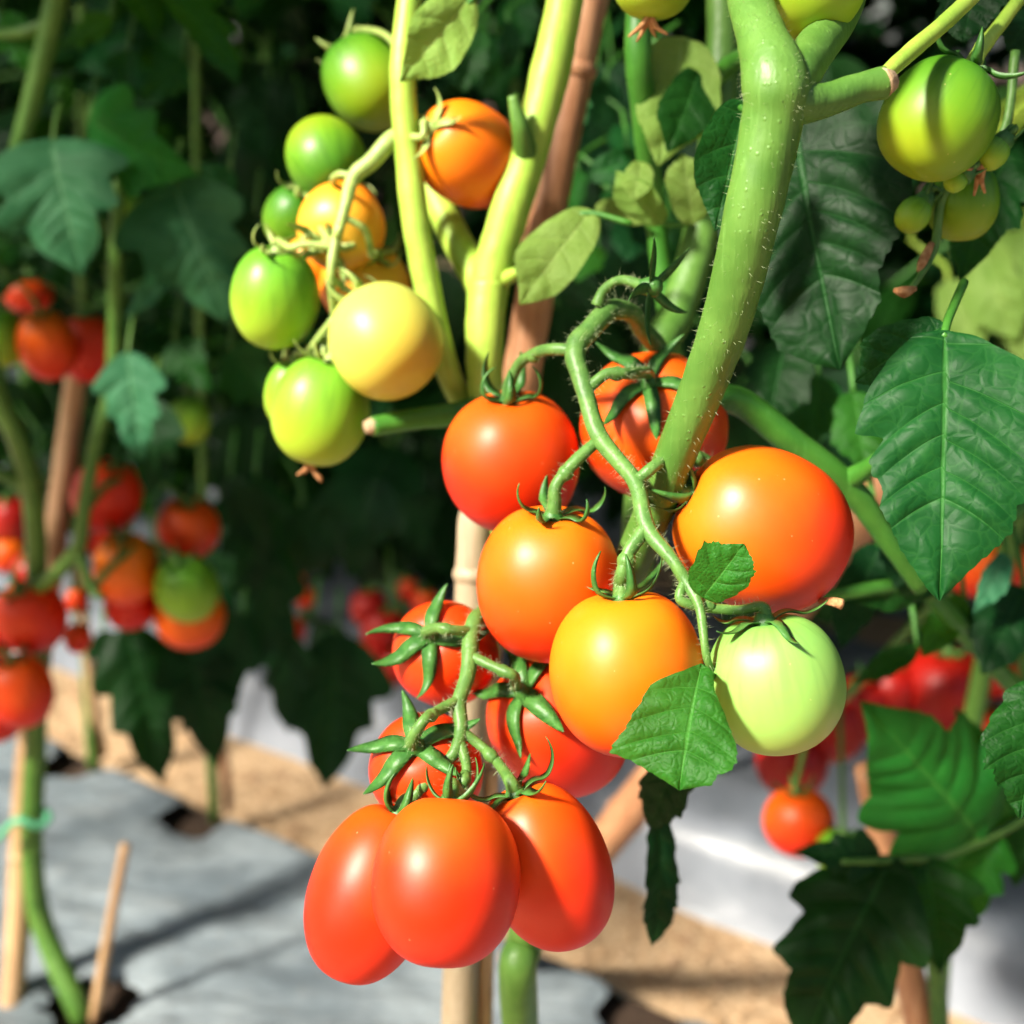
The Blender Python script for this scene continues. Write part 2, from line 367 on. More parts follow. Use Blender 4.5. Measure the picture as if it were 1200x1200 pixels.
def lobed(seed, wr=.68):
    """margins of a lobed tomato leaflet, the two sides unlike"""
    rr = random.Random(seed); out = []
    for sd in range(2):
        k = wr/.68*rr.uniform(.88, 1.12); d = rr.uniform(-.035, .035); n1, n2 = rr.uniform(.52, .72), rr.uniform(.55, .75)
        a, b_ = .345*k, .27*k
        out.append([(0, 0), (.03, .12*k), (.14, .25*k), (.27+d, a), (.34+d, a*.96), (.365+d, a*n1), (.47+d, b_*.93), (.57+d, b_), (.60+d, b_*n2), (.74, .145*k), (.80, .12*k), (.90, .055*k), (1, .004)])
    return out
LV = ((.10, .28, .42, .57, .72, .85), (.13, .30, .45, .60, .74, .86))
def frame(base, tip, roll=0.0, nrm=None):
    """matrix with y from base to tip and z turned towards the viewer (then rolled)"""
    Y = (tip-base); L = Y.length; Y.normalize()
    N = nrm if nrm else (CP-(base+tip)/2).normalized()
    Z = (N-Y*N.dot(Y)).normalized(); X = Y.cross(Z)
    M = Matrix((X, Y, Z)).transposed() @ Matrix.Rotation(roll, 3, 'Y')
    M4 = (M*L).to_4x4(); M4.translation = base; return M4
def put_leaf(parent, base, tip, mat, seed, roll=0.0, name='leaflet', me=None, nrm=None, **kw):
    if me is None:
        kw.setdefault('nu', 25); kw.setdefault('nv', 84)
        if kw['nv'] < 60: kw.setdefault('serr', .015)
        me = leaf_mesh(name, seed, mat, **kw)
    o = bpy.data.objects.new(name, me); COL.objects.link(o); o.parent = parent
    M = frame(base, tip, roll, nrm); off = parent.location.copy()
    if parent.parent: off += parent.parent.location
    M.translation = M.translation-off; o.matrix_local = M; return o

# ------------------------------------------------------------------ tomatoes
def fruit_mesh(R, H, seed, nu=40, nv=28, lob=.012, egg=0.0, sq=1.0):
    rr = random.Random(seed); V, F = [], []; ph = rr.random()*6
    V.append(Vector((0, 0, H*.90)))
    for j in range(1, nv):
        th = math.pi*j/nv
        for i in range(nu):
            a = 2*math.pi*i/nu
            r = R*math.sin(th)**sq*(1+egg*math.cos(th))
            z = H*math.cos(th)
            k = r/R
            z -= H*.13*math.exp(-(k/.26)**2)*(1 if th < 1.57 else .0)      # dimple at the stalk
            if th > 1.57: z += H*.02*math.exp(-(k/.2)**2)
            top = math.exp(-(th/.75)**2)
            r *= 1+lob*math.cos(5*a+ph)*(.4+2.2*top)+.012*math.cos(2*a+ph*2)+.008*math.cos(3*a+ph)
            r *= 1+.015*noise.noise(Vector((math.cos(a)*1.5+seed, math.sin(a)*1.5, z/R*1.5)))
            V.append(Vector((r*math.cos(a), r*math.sin(a), z)))
    V.append(Vector((0, 0, -H*.99))); n = len(V)
    for i in range(nu):
        F.append((0, 1+i, 1+(i+1) % nu)); F.append((n-1, n-1-nu+(i+1) % nu, n-1-nu+i))
    for j in range(nv-2):
        for i in range(nu):
            a = 1+j*nu+i; b_ = 1+j*nu+(i+1) % nu; F.append((a, a+nu, b_+nu, b_))
    return mk('fruit', V, F)
def sepal_geo(a, L, W, hug, curl, seed, VF=None, n=11, tw=0.0, surf=None):
    """one sepal: lies on the fruit's shoulder for the share hug of its length, then curls up by the angle curl; stalk axis is +z"""
    V, F = VF if VF else ([], []); b0 = len(V)
    r, z, ang = .0015, 0.0, 0.0; ds = L/(n-1); lift0 = None
    for i in range(n):
        t = i/(n-1)
        w_ = W*.86*(.62+.38*math.sin(min(1, t*2.2)*math.pi/2))*(1-t**2.0)**.85+.0002
        th = .0010*(1-.6*t); aa = a+tw*t*t
        P = Vector((r*math.cos(aa), r*math.sin(aa), z)); side = Vector((-math.sin(aa), math.cos(aa), 0))
        nr = Vector((-math.sin(ang)*math.cos(aa), -math.sin(ang)*math.sin(aa), math.cos(ang)))
        V += [P+side*w_+nr*w_*.30, P+nr*th*.2, P-side*w_+nr*w_*.30, P-nr*th*.6]
        if t < hug and surf:
            r2 = r+ds*math.cos(ang); zs = surf(r2)+.0008+.0012*t; ang = math.atan2(zs-z, ds); r += ds*math.cos(ang); z += ds*math.sin(ang); lift0 = ang
        else:
            if lift0 is None: lift0 = ang
            u = (t-hug)/max(1e-6, 1-hug); ang = lift0+curl*(.25+.75*u)*min(1, u*3+.3); r += ds*math.cos(ang); z += ds*math.sin(ang)
        if i:
            o = b0+(i-1)*4
            for k in range(4): F.append((o+k, o+(k+1) % 4, o+4+(k+1) % 4, o+4+k))
    e = len(V)-4; F.append((e, e+1, e+2, e+3)); F.append((b0+3, b0+2, b0+1, b0))
    return V, F
TOM = {}
_CALYX = []
def calyx_shared():
    if not _CALYX:
        for k in range(3):
            V, F = [], []
            for i in range(5): sepal_geo(i*1.257+k, .020, .0030, 0, .9+.5*((i*7+k) % 3)/2, i, (V, F), n=7)
            tube_geo([(0, 0, -.001), (0, 0, .003)], [.003, .002], 6, 2, VF=(V, F))
            m = mk('calyx', V, F); m.materials.append(MATS['calyx']); _CALYX.append(m)
    return _CALYX[R0.randrange(3)]
def tomato(key, px, py, rx, d, mat, label, ry=None, cal=None, back=False, near=True, group=None, lob=.012, egg=0.0, sq=.84, spin=0.0,
           sep=(.022, .0031, .35, 1.9), sepn=5, remnant=False, calyx='calyx', name='tomato', cat='tomato', toward=None):
    c = at(px, py, d); k = d/FPX; R = rx*k; H = (ry or rx*1.05)*k
    cx, cy = cal if cal else (px, py-(ry or rx)*.95)
    ox, oy = (cx-px)*k/H, (py-cy)*k/H; q = ox*ox+oy*oy
    tw = toward if toward is not None else math.sqrt(max(0.02, 1-q))*(-1 if back else 1)
    ax = (CR*ox+CU*oy-CF*tw).normalized()
    root = empty(name, c, label, cat, group)
    q4 = ax.to_track_quat('Z', 'Y'); rot = q4.to_matrix() @ Matrix.Rotation(spin, 3, 'Z')
    seed = int(px*3+py*7) % 997
    me = fruit_mesh(R, H, seed, *((56, 36) if near else (24, 16)), lob=lob, egg=egg, sq=sq)
    f = link('fruit', me, mat, root); f.rotation_euler = rot.to_euler()
    topz = H*.90; top = c+rot @ Vector((0, 0, topz))
    if near:
        cb, cf = tube_geo([(0, 0, -.0015), (0, 0, .001), (0, 0, .004)], [.0042, .0040, .0024], 10, 3)
        cl = link('calyx', mk('calyx', cb, cf), calyx, root); cl.location = top-c; cl.rotation_euler = rot.to_euler()
        rr = random.Random(seed); L, W, hug, curl = sep
        surf = lambda r_: H*math.sqrt(max(.02, 1-(min(r_, R*.98)/R)**(2/max(sq, .5))))-H*.13*math.exp(-((r_/R)/.26)**2)-topz
        for i in range(sepn):
            V, F = sepal_geo(i*2*math.pi/sepn+rr.uniform(-.25, .25), L*rr.uniform(.85, 1.12), W*rr.uniform(.85, 1.15), hug*rr.uniform(.8, 1.2), curl*rr.uniform(.6, 1.3), seed+i, n=18, tw=rr.uniform(-.4, .4), surf=surf)
            link('sepal', mk('sepal', V, F), calyx, cl)
    else:
        cl = link('calyx', calyx_shared(), None, root); cl.location = top-c; cl.rotation_euler = rot.to_euler(); s_ = R/.026; cl.scale = (s_, s_, s_)
    if remnant:
        rr = random.Random(seed+5); V, F = [], []
        for i in range(4):
            a = rr.random()*6.28; z0 = -H*1.0
            tube_geo([(0, 0, z0+.002), (.003*math.cos(a), .003*math.sin(a), z0-.003), (.008*math.cos(a), .008*math.sin(a), z0-.005-rr.random()*.003)], [.0016, .0012, .0005], 5, 3, VF=(V, F))
        o = link('blossom_remnant', mk('blossom_remnant', V, F), 'dried', root); o.rotation_euler = rot.to_euler()
    TOM[key] = dict(c=c, top=top, ax=ax, R=R, H=H, root=root)
    return root
def pedicel(truss, pts, key, r=.0021, knuckle=True, mat='truss'):
    T = TOM[key]; P = [Vector(p) for p in pts]+[T['top']+T['ax']*.006, T['top']]
    rad = [r*1.05]+[r]*(len(P)-3)+[r*1.15, r*1.5]
    off = truss.location+truss.parent.location
    V, F = tube_geo([p-off for p in P], rad, 9, 7, .12, 3)
    if knuckle and len(P) > 3:                                   # the swollen joint of the flower stalk
        i = len(P)//2-1 if len(P) > 4 else 1
        a, b_ = P[i]-off, P[i+1]-off; m = a.lerp(b_, .45); u = (b_-a).normalized()
        tube_geo([m-u*.003, m, m+u*.003], [r*.9, r*1.35, r*.9], 9, 3, VF=(V, F))
    o = link('pedicel', mk('pedicel', V, F), mat, truss)
    C = crom([tuple(p)+(q,) for p, q in zip(P, rad)], 6)
    return C

# ------------------------------------------------------------------ the ground
def struct(o): o['kind'] = 'structure'; return o
me = mk('ground', [(-250, -250, -.16), (250, -250, -.16), (250, 250, -.16), (-250, 250, -.16)], [(0, 1, 2, 3)]); struct(link('ground', me, 'soil'))
def sheet(name, s0, s1, v0, v1, step, zf, mat, holes=(), hr=.042):
    ns, nv = int((s1-s0)/step)+1, int((v1-v0)/step)+1; V, keep = [], []
    for j in range(nv):
        for i in range(ns):
            s, v = s0+i*step, v0+j*step; kz = True; z = zf(s, v)
            for hs, hv in holes:
                d = math.hypot(s-hs, v-hv); rad = hr*(1+.10*math.sin(3*math.atan2(v-hv, s-hs)+hs*9)+.05*math.sin(7*math.atan2(v-hv, s-hs)))
                if d < rad+step*.9:
                    if d < rad-step*.2: kz = False
                    elif d > 1e-6: s, v = hs+(s-hs)*rad/d, hv+(v-hv)*rad/d; z -= .006
            V.append(bed(s, v, z)); keep.append(kz)
    F = []
    for j in range(nv-1):
        for i in range(ns-1):
            q = (j*ns+i, j*ns+i+1, (j+1)*ns+i+1, (j+1)*ns+i)
            if all(keep[k] for k in q): F.append(q)
    return struct(link(name, mk(name, V, F), mat))
def N2(x, y, k=0.0): return noise.noise(Vector((x, y, k)))
sheet('path', -5.5, 3.0, -1.2, 6.0, .05, lambda s, v: -.055+.008*N2(s*6, v*6), 'husk')
def prof(v, v0, v1, h, e=.05):
    a = min(1, max(0, (v-v0)/e)); b_ = min(1, max(0, (v1-v)/e)); t = min(a, b_); return h*(t*t*(3-2*t))
def zfilm(s, v):
    return -.065+prof(v, .40, .955, .065)+.007*N2(s*5, v*9)+.004*N2(s*7+v*13, v*26-s*9, 3)+.0025*N2(s*30, v*30, 5)
pA = atZ(105, 1172); sA = pA.dot(UH); vA = pA.dot(NH)
pB = atZ(250, 938); sB, vB = pB.dot(UH), pB.dot(NH)
pC = atZ(108, 878); sC, vC = pC.dot(UH), pC.dot(NH)
pD = atZ(762, 1166); sD, vD = pD.dot(UH), min(pD.dot(NH), .90)
vB, vC = min(vB, .895), min(vC, .895)
sheet('mulch_film', -3.2, 1.0, .39, .965, .011, zfilm, 'film', [(sA, vA), (sB, vB), (sC, vC), (sD, vD), (-.36, .61)])
struct(link('bed_soil', mk('bed_soil', [bed(-3.2, .44, -.03), bed(1, .44, -.03), bed(1, .93, -.03), bed(-3.2, .93, -.03)], [(0, 1, 2, 3)]), 'soil'))
def zfilm2(s, v):
    return -.07+prof(v, 1.105, 1.80, .115, .06)+.010*N2(s*4, v*14, 8)+.006*N2(s*9, v*40, 2)
sheet('mulch_film', -4.5, 2.0, 1.10, 1.81, .02, zfilm2, 'wfilm')
sheet('mulch_film', -5.5, 2.5, 2.05, 2.85, .04, lambda s, v: -.07+prof(v, 2.06, 2.84, .115, .08)+.01*N2(s*4, v*9), 'film')
# loose husks lying on the path between the beds
V, F = [], []; rr = random.Random(3)
for i in range(2600):
    s, v = rr.uniform(-1.9, .35), rr.uniform(.965, 1.10); c = bed(s, v, -.050+rr.random()*.004); a = rr.random()*6.28; L = rr.uniform(.004, .012); w_ = rr.uniform(.0008, .002)
    d = Vector((math.cos(a), math.sin(a), rr.uniform(-.2, .2))); n_ = Vector((-d.y, d.x, 0)); u = Vector((0, 0, .0012)); o = len(V)
    V += [c-d*L, c+n_*w_+u, c+d*L, c-n_*w_, c+u*1.6]; F += [(o, o+1, o+4), (o+1, o+2, o+4), (o+2, o+3, o+4), (o+3, o, o+4)]
o = link('straw', mk('straw', V, F, False), 'bamboo'); tag(o, 'loose tan husks and straw bits strewn over the path', 'straw'); o['kind'] = 'stuff'

# ------------------------------------------------------------------ the main plant
def P(*a): return at(*a)
main_base = bed(-.36, .61, -.03)
main = empty('tomato_plant', main_base, 'staked tomato plant with thick hairy green stem carrying the ripe orange-red trusses', 'plant')
st_pts = [main_base, P(610, 1200, .63), P(618, 1090, .60), P(655, 880, .55), P(712, 730, .505), P(765, 600, .47), P(805, 500, .45), P(850, 380, .425), P(880, 260, .405), P(905, 140, .395), P(908, 95, .392), P(893, 45, .40), P(876, -10, .415), P(862, -110, .43)]
st_rad = [.0115, .0095, .0092, .0082, .0076, .0074, .0078, .0087, .0093, .0100, .0106, .0082, .0072, .0065]
stem = tube('stem', st_pts, st_rad, 'stem', main, 18, 10, .035, 2)
hairs(stem, crom([tuple(p)+(r,) for p, r in zip(st_pts[3:], st_rad[3:])], 8), 1500, .0024, 5, main_base)
def branch(pts, rad, mat='stem', segs=12, wob=.06, parent=main, name='branch'):
    return tube(name, pts, rad, mat, parent, segs, 8, wob, len(pts))
branch([P(902, 150, .397), P(918, 108, .393), P(952, 62, .415), P(985, 15, .445), P(1015, -60, .48)], [.0070, .0086, .0074, .0070, .007], segs=16)
b1 = branch([P(905, 125, .395), P(928, 122, .394), P(965, 118, .398), P(1005, 104, .402), P(1036, 97, .404)], [.0066, .0072, .0056, .0049, .0053])
cut = tube('cut_end', [P(1034, 98, .403), P(1046, 94, .404)], [.0052, .0034], 'cut', main, 10, 4, .25, 4)
branch([P(1032, 92, .408), P(1070, 58, .425), P(1112, 22, .44), P(1150, -15, .45)], [.0026, .0030, .0030, .0030], 'stem_lite')
# the second shoot with the sunlit fork behind
node = P(572, 330, .60)
branch([P(640, 900, .575), P(600, 640, .60), P(572, 480, .605), P(568, 400, .60), node], [.0085, .0092, .0090, .0092, .0100], 'stem_lite', 14)
branch([node+Vector((0, 0, -.004)), P(592, 265, .595), P(622, 170, .59), P(648, 70, .585), P(668, -30, .58), P(690, -140, .58)], [.0102, .0095, .0094, .0092, .0086, .008], 'stem_lite', 14)
branch([node+Vector((0, 0, -.006)), P(545, 300, .615), P(515, 240, .63), P(492, 190, .64)], [.0088, .0080, .0075, .006], 'stem_lite')
branch([P(545, 478, .615), P(520, 420, .60), P(492, 290, .59), P(478, 180, .585), P(472, 80, .58), P(482, -20, .58), P(490, -120, .58)], [.006, .0062, .0066, .0064, .0060, .0060, .006], 'stem_lite', 12)
branch([P(585, 470, .60), P(540, 484, .60), P(480, 492, .59), P(436, 500, .583)], [.006, .0058, .0052, .0046], 'stem_dark')
tube('cut_end', [P(438, 500, .583), P(428, 501, .581)], [.0045, .003], 'cut', main, 8, 3, .2, 9)
branch([node+Vector((0, 0, .004)), P(592, 325, .595), P(608, 318, .585)], [.006, .0042, .0022], 'stem_lite')
branch([P(600, 112, .57), P(610, 150, .575), P(618, 185, .588)], [.0022, .0045, .006], 'stem')
# a paler stem and a dark side branch further back
branch([P(742, 700, .60), P(768, 430, .60), P(792, 370, .61), P(822, 270, .62), P(842, 130, .63), P(848, -40, .63)], [.0085, .0088, .0090, .0090, .0085, .008], 'stem', 14)
branch([P(795, 480, .50), P(860, 468, .52), P(930, 520, .53), P(995, 572, .54), P(1035, 625, .55), P(1080, 690, .56)], [.006, .0062, .0066, .0062, .005, .004], 'stem_dark')
branch([P(985, 566, .54), P(1012, 552, .53), P(1045, 525, .51), P(1080, 470, .48), P(1108, 395, .455)], [.005, .0042, .0032, .0026, .0022], 'stem_dark')
branch([P(838, 92, .62), P(862, 72, .60), P(890, 60, .56)], [.005, .0048, .004], 'stem_dark')
branch([P(752, -40, .58), P(748, 60, .58), P(756, 150, .60), P(768, 260, .63), P(790, 420, .64)], [.006, .0065, .006, .0055, .005], 'stem_dark')

# ------------------------------------------------------------------ tomatoes on the two near trusses
tomato('T1', 600, 541, 80, .525, 'redor', 'plump orange-red tomato hanging highest on the near truss beside the stake', ry=83, cal=(596, 466), sep=(.028, .0031, .32, 2.5), spin=.3)
tomato('T2', 765, 499, 87, .525, 'redor', 'orange-red tomato behind the slanting main stem, star calyx flat on its shoulder', ry=82, cal=(752, 450), sep=(.029, .0042, .62, 1.5), spin=.1)
tomato('T3', 643, 684, 84, .475, 'orange', 'orange tomato with curled calyx, between the highest red one and the amber one', ry=92, cal=(648, 598), sep=(.026, .0033, .36, 2.5), spin=.5)
tomato('T4', 735, 788, 91, .445, 'amber', 'amber yellow-orange tomato partly covered by a bright green leaf', ry=97, cal=(728, 694), toward=.12, sep=(.027, .0030, .25, 1.7))
tomato('T5', 893, 621, 96, .465, 'orange', 'wide orange tomato lying tilted against the slanting main stem', ry=103, cal=(806, 577), sq=.85, toward=.05, sep=(.024, .0028, .2, 1.5))
tomato('T6', 908, 801, 79, .43, 'pale', 'smooth pale green unripe tomato hanging below the wide orange one', ry=82, cal=(893, 723), toward=.15, lob=.02, sq=.82, sep=(.022, .0026, .55, 1.0))
tomato('B1', 522, 766, 62, .505, 'red', 'red tomato at the top of the lower truss, star calyx facing out', ry=66, cal=(507, 738), sep=(.024, .0042, .5, 1.1), spin=.2)
tomato('B2', 655, 850, 80, .50, 'red', 'deep red tomato tucked under the orange and amber tomatoes', ry=92, cal=(612, 802), sep=(.026, .0044, .55, 1.0), toward=.6)
tomato('B3', 500, 902, 66, .47, 'red', 'red tomato half hidden behind the three lowest ones, star calyx facing out', ry=70, cal=(490, 862), sep=(.024, .0040, .45, 1.2), spin=.6)
tomato('B4', 436, 1046, 74, .445, 'redor', 'egg-shaped orange-red tomato hanging lowest of all on the lower truss', ry=104, cal=(470, 950), toward=-.1, sep=(.018, .0022, .2, 1.8))
tomato('B5', 522, 1031, 87, .41, 'redor', 'glossy round orange-red tomato in front of the lowest three', ry=98, cal=(528, 940), toward=-.25, sep=(.018, .0022, .15, 1.5))
tomato('B6', 640, 1014, 74, .44, 'redor', 'elongated orange-red tomato above the green stem at the end of the lower truss', ry=101, cal=(600, 918), toward=.1, sep=(.025, .0030, .35, 1.9))

# truss A
truss_root = P(752, 400, .53)
def truss(pts, rad, parent, mat='truss', hn=260, seed=1, hl=.0022):
    root = parent
    t = tube('truss', pts, rad, mat, root, 10, 7, .10, seed)
    C = crom([tuple(p)+(q,) for p, q in zip(pts, rad)], 6)
    if hn: hairs(t, C, hn, hl, seed, root.location)
    return t
tA = truss([P(800, 500, .50), P(778, 420, .525), P(752, 385, .515), P(738, 366, .50), P(715, 364, .49), P(694, 384, .483), P(674, 410, .478), P(684, 452, .472), P(699, 505, .465), P(722, 537, .457), P(746, 568, .449), P(758, 618, .440), P(788, 656, .432), P(803, 680, .43), P(820, 712, .425), P(828, 770, .42), P(842, 800, .43)],
           [.0042, .0042, .0040, .0040, .0042, .0042, .0042, .0036, .0035, .0032, .0031, .0031, .0024, .0024, .0018, .0014, .0012], main, hn=900, seed=11, hl=.0026)
CC = []
CC.append(pedicel(tA, [P(672, 410, .478), P(640, 410, .485), P(610, 425, .505)], 'T1', .0023))
CC.append(pedicel(tA, [P(686, 458, .472), P(712, 438, .472), P(735, 438, .475)], 'T2', .0023))
CC.append(pedicel(tA, [P(702, 515, .465), P(672, 543, .462), P(652, 568, .462)], 'T3', .0023))
CC.append(pedicel(tA, [P(757, 618, .440), P(738, 645, .438), P(729, 672, .438)], 'T4', .0026))
CC.append(pedicel(tA, [P(748, 562, .449), P(772, 543, .452), P(800, 530, .475), P(835, 548, .485)], 'T5', .0024))
CC.append(pedicel(tA, [P(803, 680, .43), P(800, 705, .428), P(860, 715, .43)], 'T6', .0018))
for i, C in enumerate(CC): hairs(tA, C, 200, .0024, 40+i, main_base)
# the old flower left at the end of the upper truss: calyx with five long pointed sepals
fl = P(758, 336, .47); nodeF = P(700, 358, .485)
o = tube('pedicel', [nodeF-main_base, P(708, 340, .483)-main_base, P(728, 328, .478)-main_base, fl-main_base], [.0026, .0020, .0018, .0026], 'truss', None, 9, 7, .1, 2); o.parent = tA
hairs(tA, crom([tuple(p)+(.0019,) for p in (nodeF, P(708, 340, .483), P(728, 328, .478), fl)], 8), 130, .0022, 77, main_base)
fc = tube('spent_flower', [fl-CR*.003, fl+CR*.003, fl+CR*.006], [.0026, .004, .0015], 'calyx', main, 10, 4, .1, 3)
ax = (CR*.75-CU*.25-CF*.6).normalized(); rot = ax.to_track_quat('Z', 'Y')
for i in range(5):
    V, F = sepal_geo(i*1.257+.5, .021, .0026, 0, .45, i, n=14, tw=.2)
    s_ = link('sepal', mk('sepal', V, F), 'calyx', fc); s_.location = fl+ax*.002-main_base; s_.rotation_euler = rot.to_euler()
# truss B
tB = truss([P(640, 760, .54), P(590, 715, .52), P(562, 722, .487), P(553, 742, .478), P(548, 790, .468), P(538, 822, .462), P(540, 855, .457), P(532, 882, .452), P(510, 905, .452)],
           [.0033, .0034, .0035, .0035, .0031, .0029, .0026, .0022, .0019], main, hn=520, seed=12)
CC = [pedicel(tB, [P(553, 740, .478), P(528, 738, .472), P(514, 736, .474)], 'B1', .0020),
      pedicel(tB, [P(551, 768, .472), P(580, 782, .466), P(602, 792, .464)], 'B2', .0020),
      pedicel(tB, [P(538, 820, .462), P(512, 834, .455), P(497, 844, .447)], 'B3', .0020),
      pedicel(tB, [P(540, 856, .457), P(566, 876, .455), P(585, 896, .45)], 'B6', .0020),
      pedicel(tB, [P(532, 882, .452), P(505, 910, .45), P(484, 935, .448)], 'B4', .0020),
      pedicel(tB, [P(538, 866, .455), P(547, 900, .448), P(540, 930, .44)], 'B5', .0020)]
for i, C in enumerate(CC): hairs(tB, C, 160, .002, 60+i, main_base)

# ------------------------------------------------------------------ the sunlit truss on the second shoot
g1 = dict(calyx='calyx_lite')
tomato('C1', 432, 97, 52, .66, 'green', 'green tomato topmost in the sunlit truss, behind the sunlit stem', ry=58, cal=(405, 60), toward=-.3, **g1)
tomato('C2', 382, 187, 47, .64, 'green', 'green tomato just below the topmost green one in the sunlit truss', ry=51, cal=(400, 225), toward=.4, **g1)
tomato('C3', 343, 255, 34, .66, 'green', 'small green tomato peeping out behind the golden sunlit one', ry=38, cal=(360, 230), **g1)
tomato('C4', 400, 266, 52, .62, 'gold', 'golden yellow tomato in the middle of the sunlit truss, stalk across it', ry=48, cal=(388, 296), toward=.75, **g1)
tomato('C5', 550, 182, 58, .60, 'amber', 'sunlit orange tomato held between the two sunlit upright stems', ry=70, cal=(512, 166), sep=(.019, .003, .45, 1.1), toward=.62, **g1)
tomato('C6', 322, 349, 52, .61, 'lime', 'bright green tomato with shaded calyx at the outer side of sunlit truss', ry=60, cal=(330, 300), toward=.45, **g1)
tomato('C7', 428, 335, 52, .645, 'gold', 'orange-yellow tomato mostly hidden behind the creamy one', ry=48, cal=(440, 312), toward=.5, **g1)
tomato('C8', 452, 400, 66, .575, 'cream', 'creamy pale yellow tomato at the front of the sunlit truss', ry=67, cal=(420, 352), toward=-.35, lob=.004, **g1)
tomato('C9', 376, 482, 57, .60, 'lime', 'light green tomato lowest in the sunlit truss with dried blossom tip', ry=64, cal=(390, 424), toward=.2, remnant=True, **g1)
tomato('C10', 342, 462, 32, .635, 'lime', 'narrow light green tomato showing behind the lowest light green one', ry=42, cal=(350, 425), **g1)
tomato('C11', 366, 312, 34, .655, 'gold', 'small orange-gold tomato squeezed behind the bright green one', ry=36, **g1)
tC = truss([P(492, 160, .59), P(462, 162, .585), P(437, 188, .585), P(415, 207, .585), P(404, 245, .58), P(392, 290, .58), P(388, 325, .58), P(392, 372, .595), P(395, 400, .60)],
           [.004, .0042, .0040, .0036, .0028, .0025, .0022, .0018, .0015], main, 'calyx_lite', 0, 13)
for k, pts in (('C2', [P(415, 207, .585), P(398, 204, .588), P(390, 212, .6)]), ('C4', [P(402, 255, .58), P(395, 275, .577)]), ('C6', [P(392, 290, .58), P(360, 286, .58), P(340, 290, .582)]),
               ('C7', [P(404, 255, .58), P(428, 270, .585), P(436, 300, .60)]), ('C8', [P(388, 325, .58), P(400, 335, .59)]), ('C9', [P(392, 372, .595), P(388, 405, .598)]), ('C5', [P(470, 158, .585), P(495, 160, .575)]),
               ('C3', [P(392, 290, .58), P(365, 250, .62)]), ('C11', [P(392, 290, .58), P(370, 285, .62)]), ('C10', [P(392, 372, .595), P(362, 410, .61)]), ('C1', [P(475, 70, .585), P(450, 40, .63), P(415, 36, .67)])):
    pedicel(tC, pts, k, .0017, False, 'calyx_lite')

# ------------------------------------------------------------------ tomatoes at the top and the right
tomato('R0', 942, -22, 72, .43, 'lime', 'yellow-green tomato in the fork of the main stem, dried blossom below', ry=68, cal=(935, -90), remnant=True, near=True, toward=.1)
tomato('R00', 766, -28, 50, .50, 'lime', 'yellow-green tomato beside the fork with dried brown tip, mostly out of view', ry=48, cal=(770, -75), remnant=True, toward=.1)
tomato('R1', 1099, 140, 66, .455, 'green', 'sunlit glossy green tomato tilted on its stalk by the cut branch', ry=70, cal=(1133, 84), toward=.1)
tomato('R2', 1128, 236, 42, .50, 'green', 'shaded green tomato hanging under the glossy green one', ry=46, cal=(1128, 190), sep=(.014, .002, .3, .8))
tomato('R3', 1163, 180, 18, .47, 'lime', 'tiny green fruitlet with brown tip beside the glossy green tomato', ry=20, cal=(1180, 160), sep=(.008, .0015, .1, .8), remnant=True)
tomato('R4', 1120, 212, 13, .47, 'lime', 'tiny pale fruitlet just below the glossy green tomato', ry=14, cal=(1140, 196), sep=(.007, .0013, .1, .8))
tomato('R5', 1070, 252, 20, .49, 'lime', 'small yellow-green fruitlet hanging near the big dark leaf', ry=22, cal=(1085, 232), sep=(.009, .0015, .1, .8))
tR = truss([P(1260, -90, .50), P(1190, 5, .472), P(1152, 55, .462), P(1140, 76, .46)], [.0028, .0026, .0028, .003], main, 'stem_lite', 0, 14)
pedicel(tR, [P(1150, 55, .462), P(1142, 70, .458)], 'R1', .0026, False, 'stem_lite')
tR2 = truss([P(1190, 60, .49), P(1178, 150, .49), P(1140, 195, .49), P(1105, 230, .49), P(1095, 290, .49), P(1070, 335, .48), P(1055, 342, .475)], [.0018]*5+[.0012, .001], main, 'truss', 0, 15)
for k in ('R2', 'R3', 'R4', 'R5'): pedicel(tR2, [P(1150, 188, .49) if k != 'R5' else P(1105, 230, .49)], k, .0012, False)
tube('spent_flower', [P(1072, 338, .478), P(1060, 342, .475), P(1048, 340, .474)], [.0012, .0024, .0008], 'dried', main, 8, 3, .3, 3)
tube('spent_flower', [P(1092, 285, .488), P(1082, 305, .485), P(1076, 318, .484)], [.0012, .0022, .0008], 'dried', main, 8, 3, .3, 5)
tube('blossom_remnant', [P(960, 704, .455), P(975, 705, .452), P(987, 708, .452)], [.0012, .0018, .0022], 'dried', TOM['T5']['root'], 8, 3, .3, 7)

# ------------------------------------------------------------------ near leaves of the main plant
def leaf_part(parent, pts, rad, mat='stem_dark'):
    return tube('leaf', pts, rad, mat, parent, 8, 6, .08, 5)
lf = leaf_part(main, [P(1130, 330, .47), P(1112, 372, .458), P(1106, 396, .452)], [.0018, .0017, .0015])
put_leaf(lf, P(1107, 388, .452), P(1101, 704, .435), 'leaf', 5, roll=-.10, curl=.35, fold=.08, quilt=.020, wav=.03, nu=41, nv=150, fwd=.85, cord=.02,
         out=([(0, 0), (.02, .10), (.06, .17), (.13, .28), (.29, .36), (.42, .38), (.435, .29), (.55, .34), (.62, .33), (.65, .26), (.75, .24), (.81, .185), (.88, .11), (.955, .045), (1, .004)],
              [(0, 0), (.02, .11), (.13, .21), (.23, .27), (.355, .31), (.40, .315), (.415, .21), (.50, .26), (.55, .255), (.60, .212), (.69, .22), (.73, .19), (.83, .14), (.955, .05), (1, .004)]),
         veins=((.12, .30, .42, .56, .70, .82), (.10, .26, .40, .54, .68, .82)))
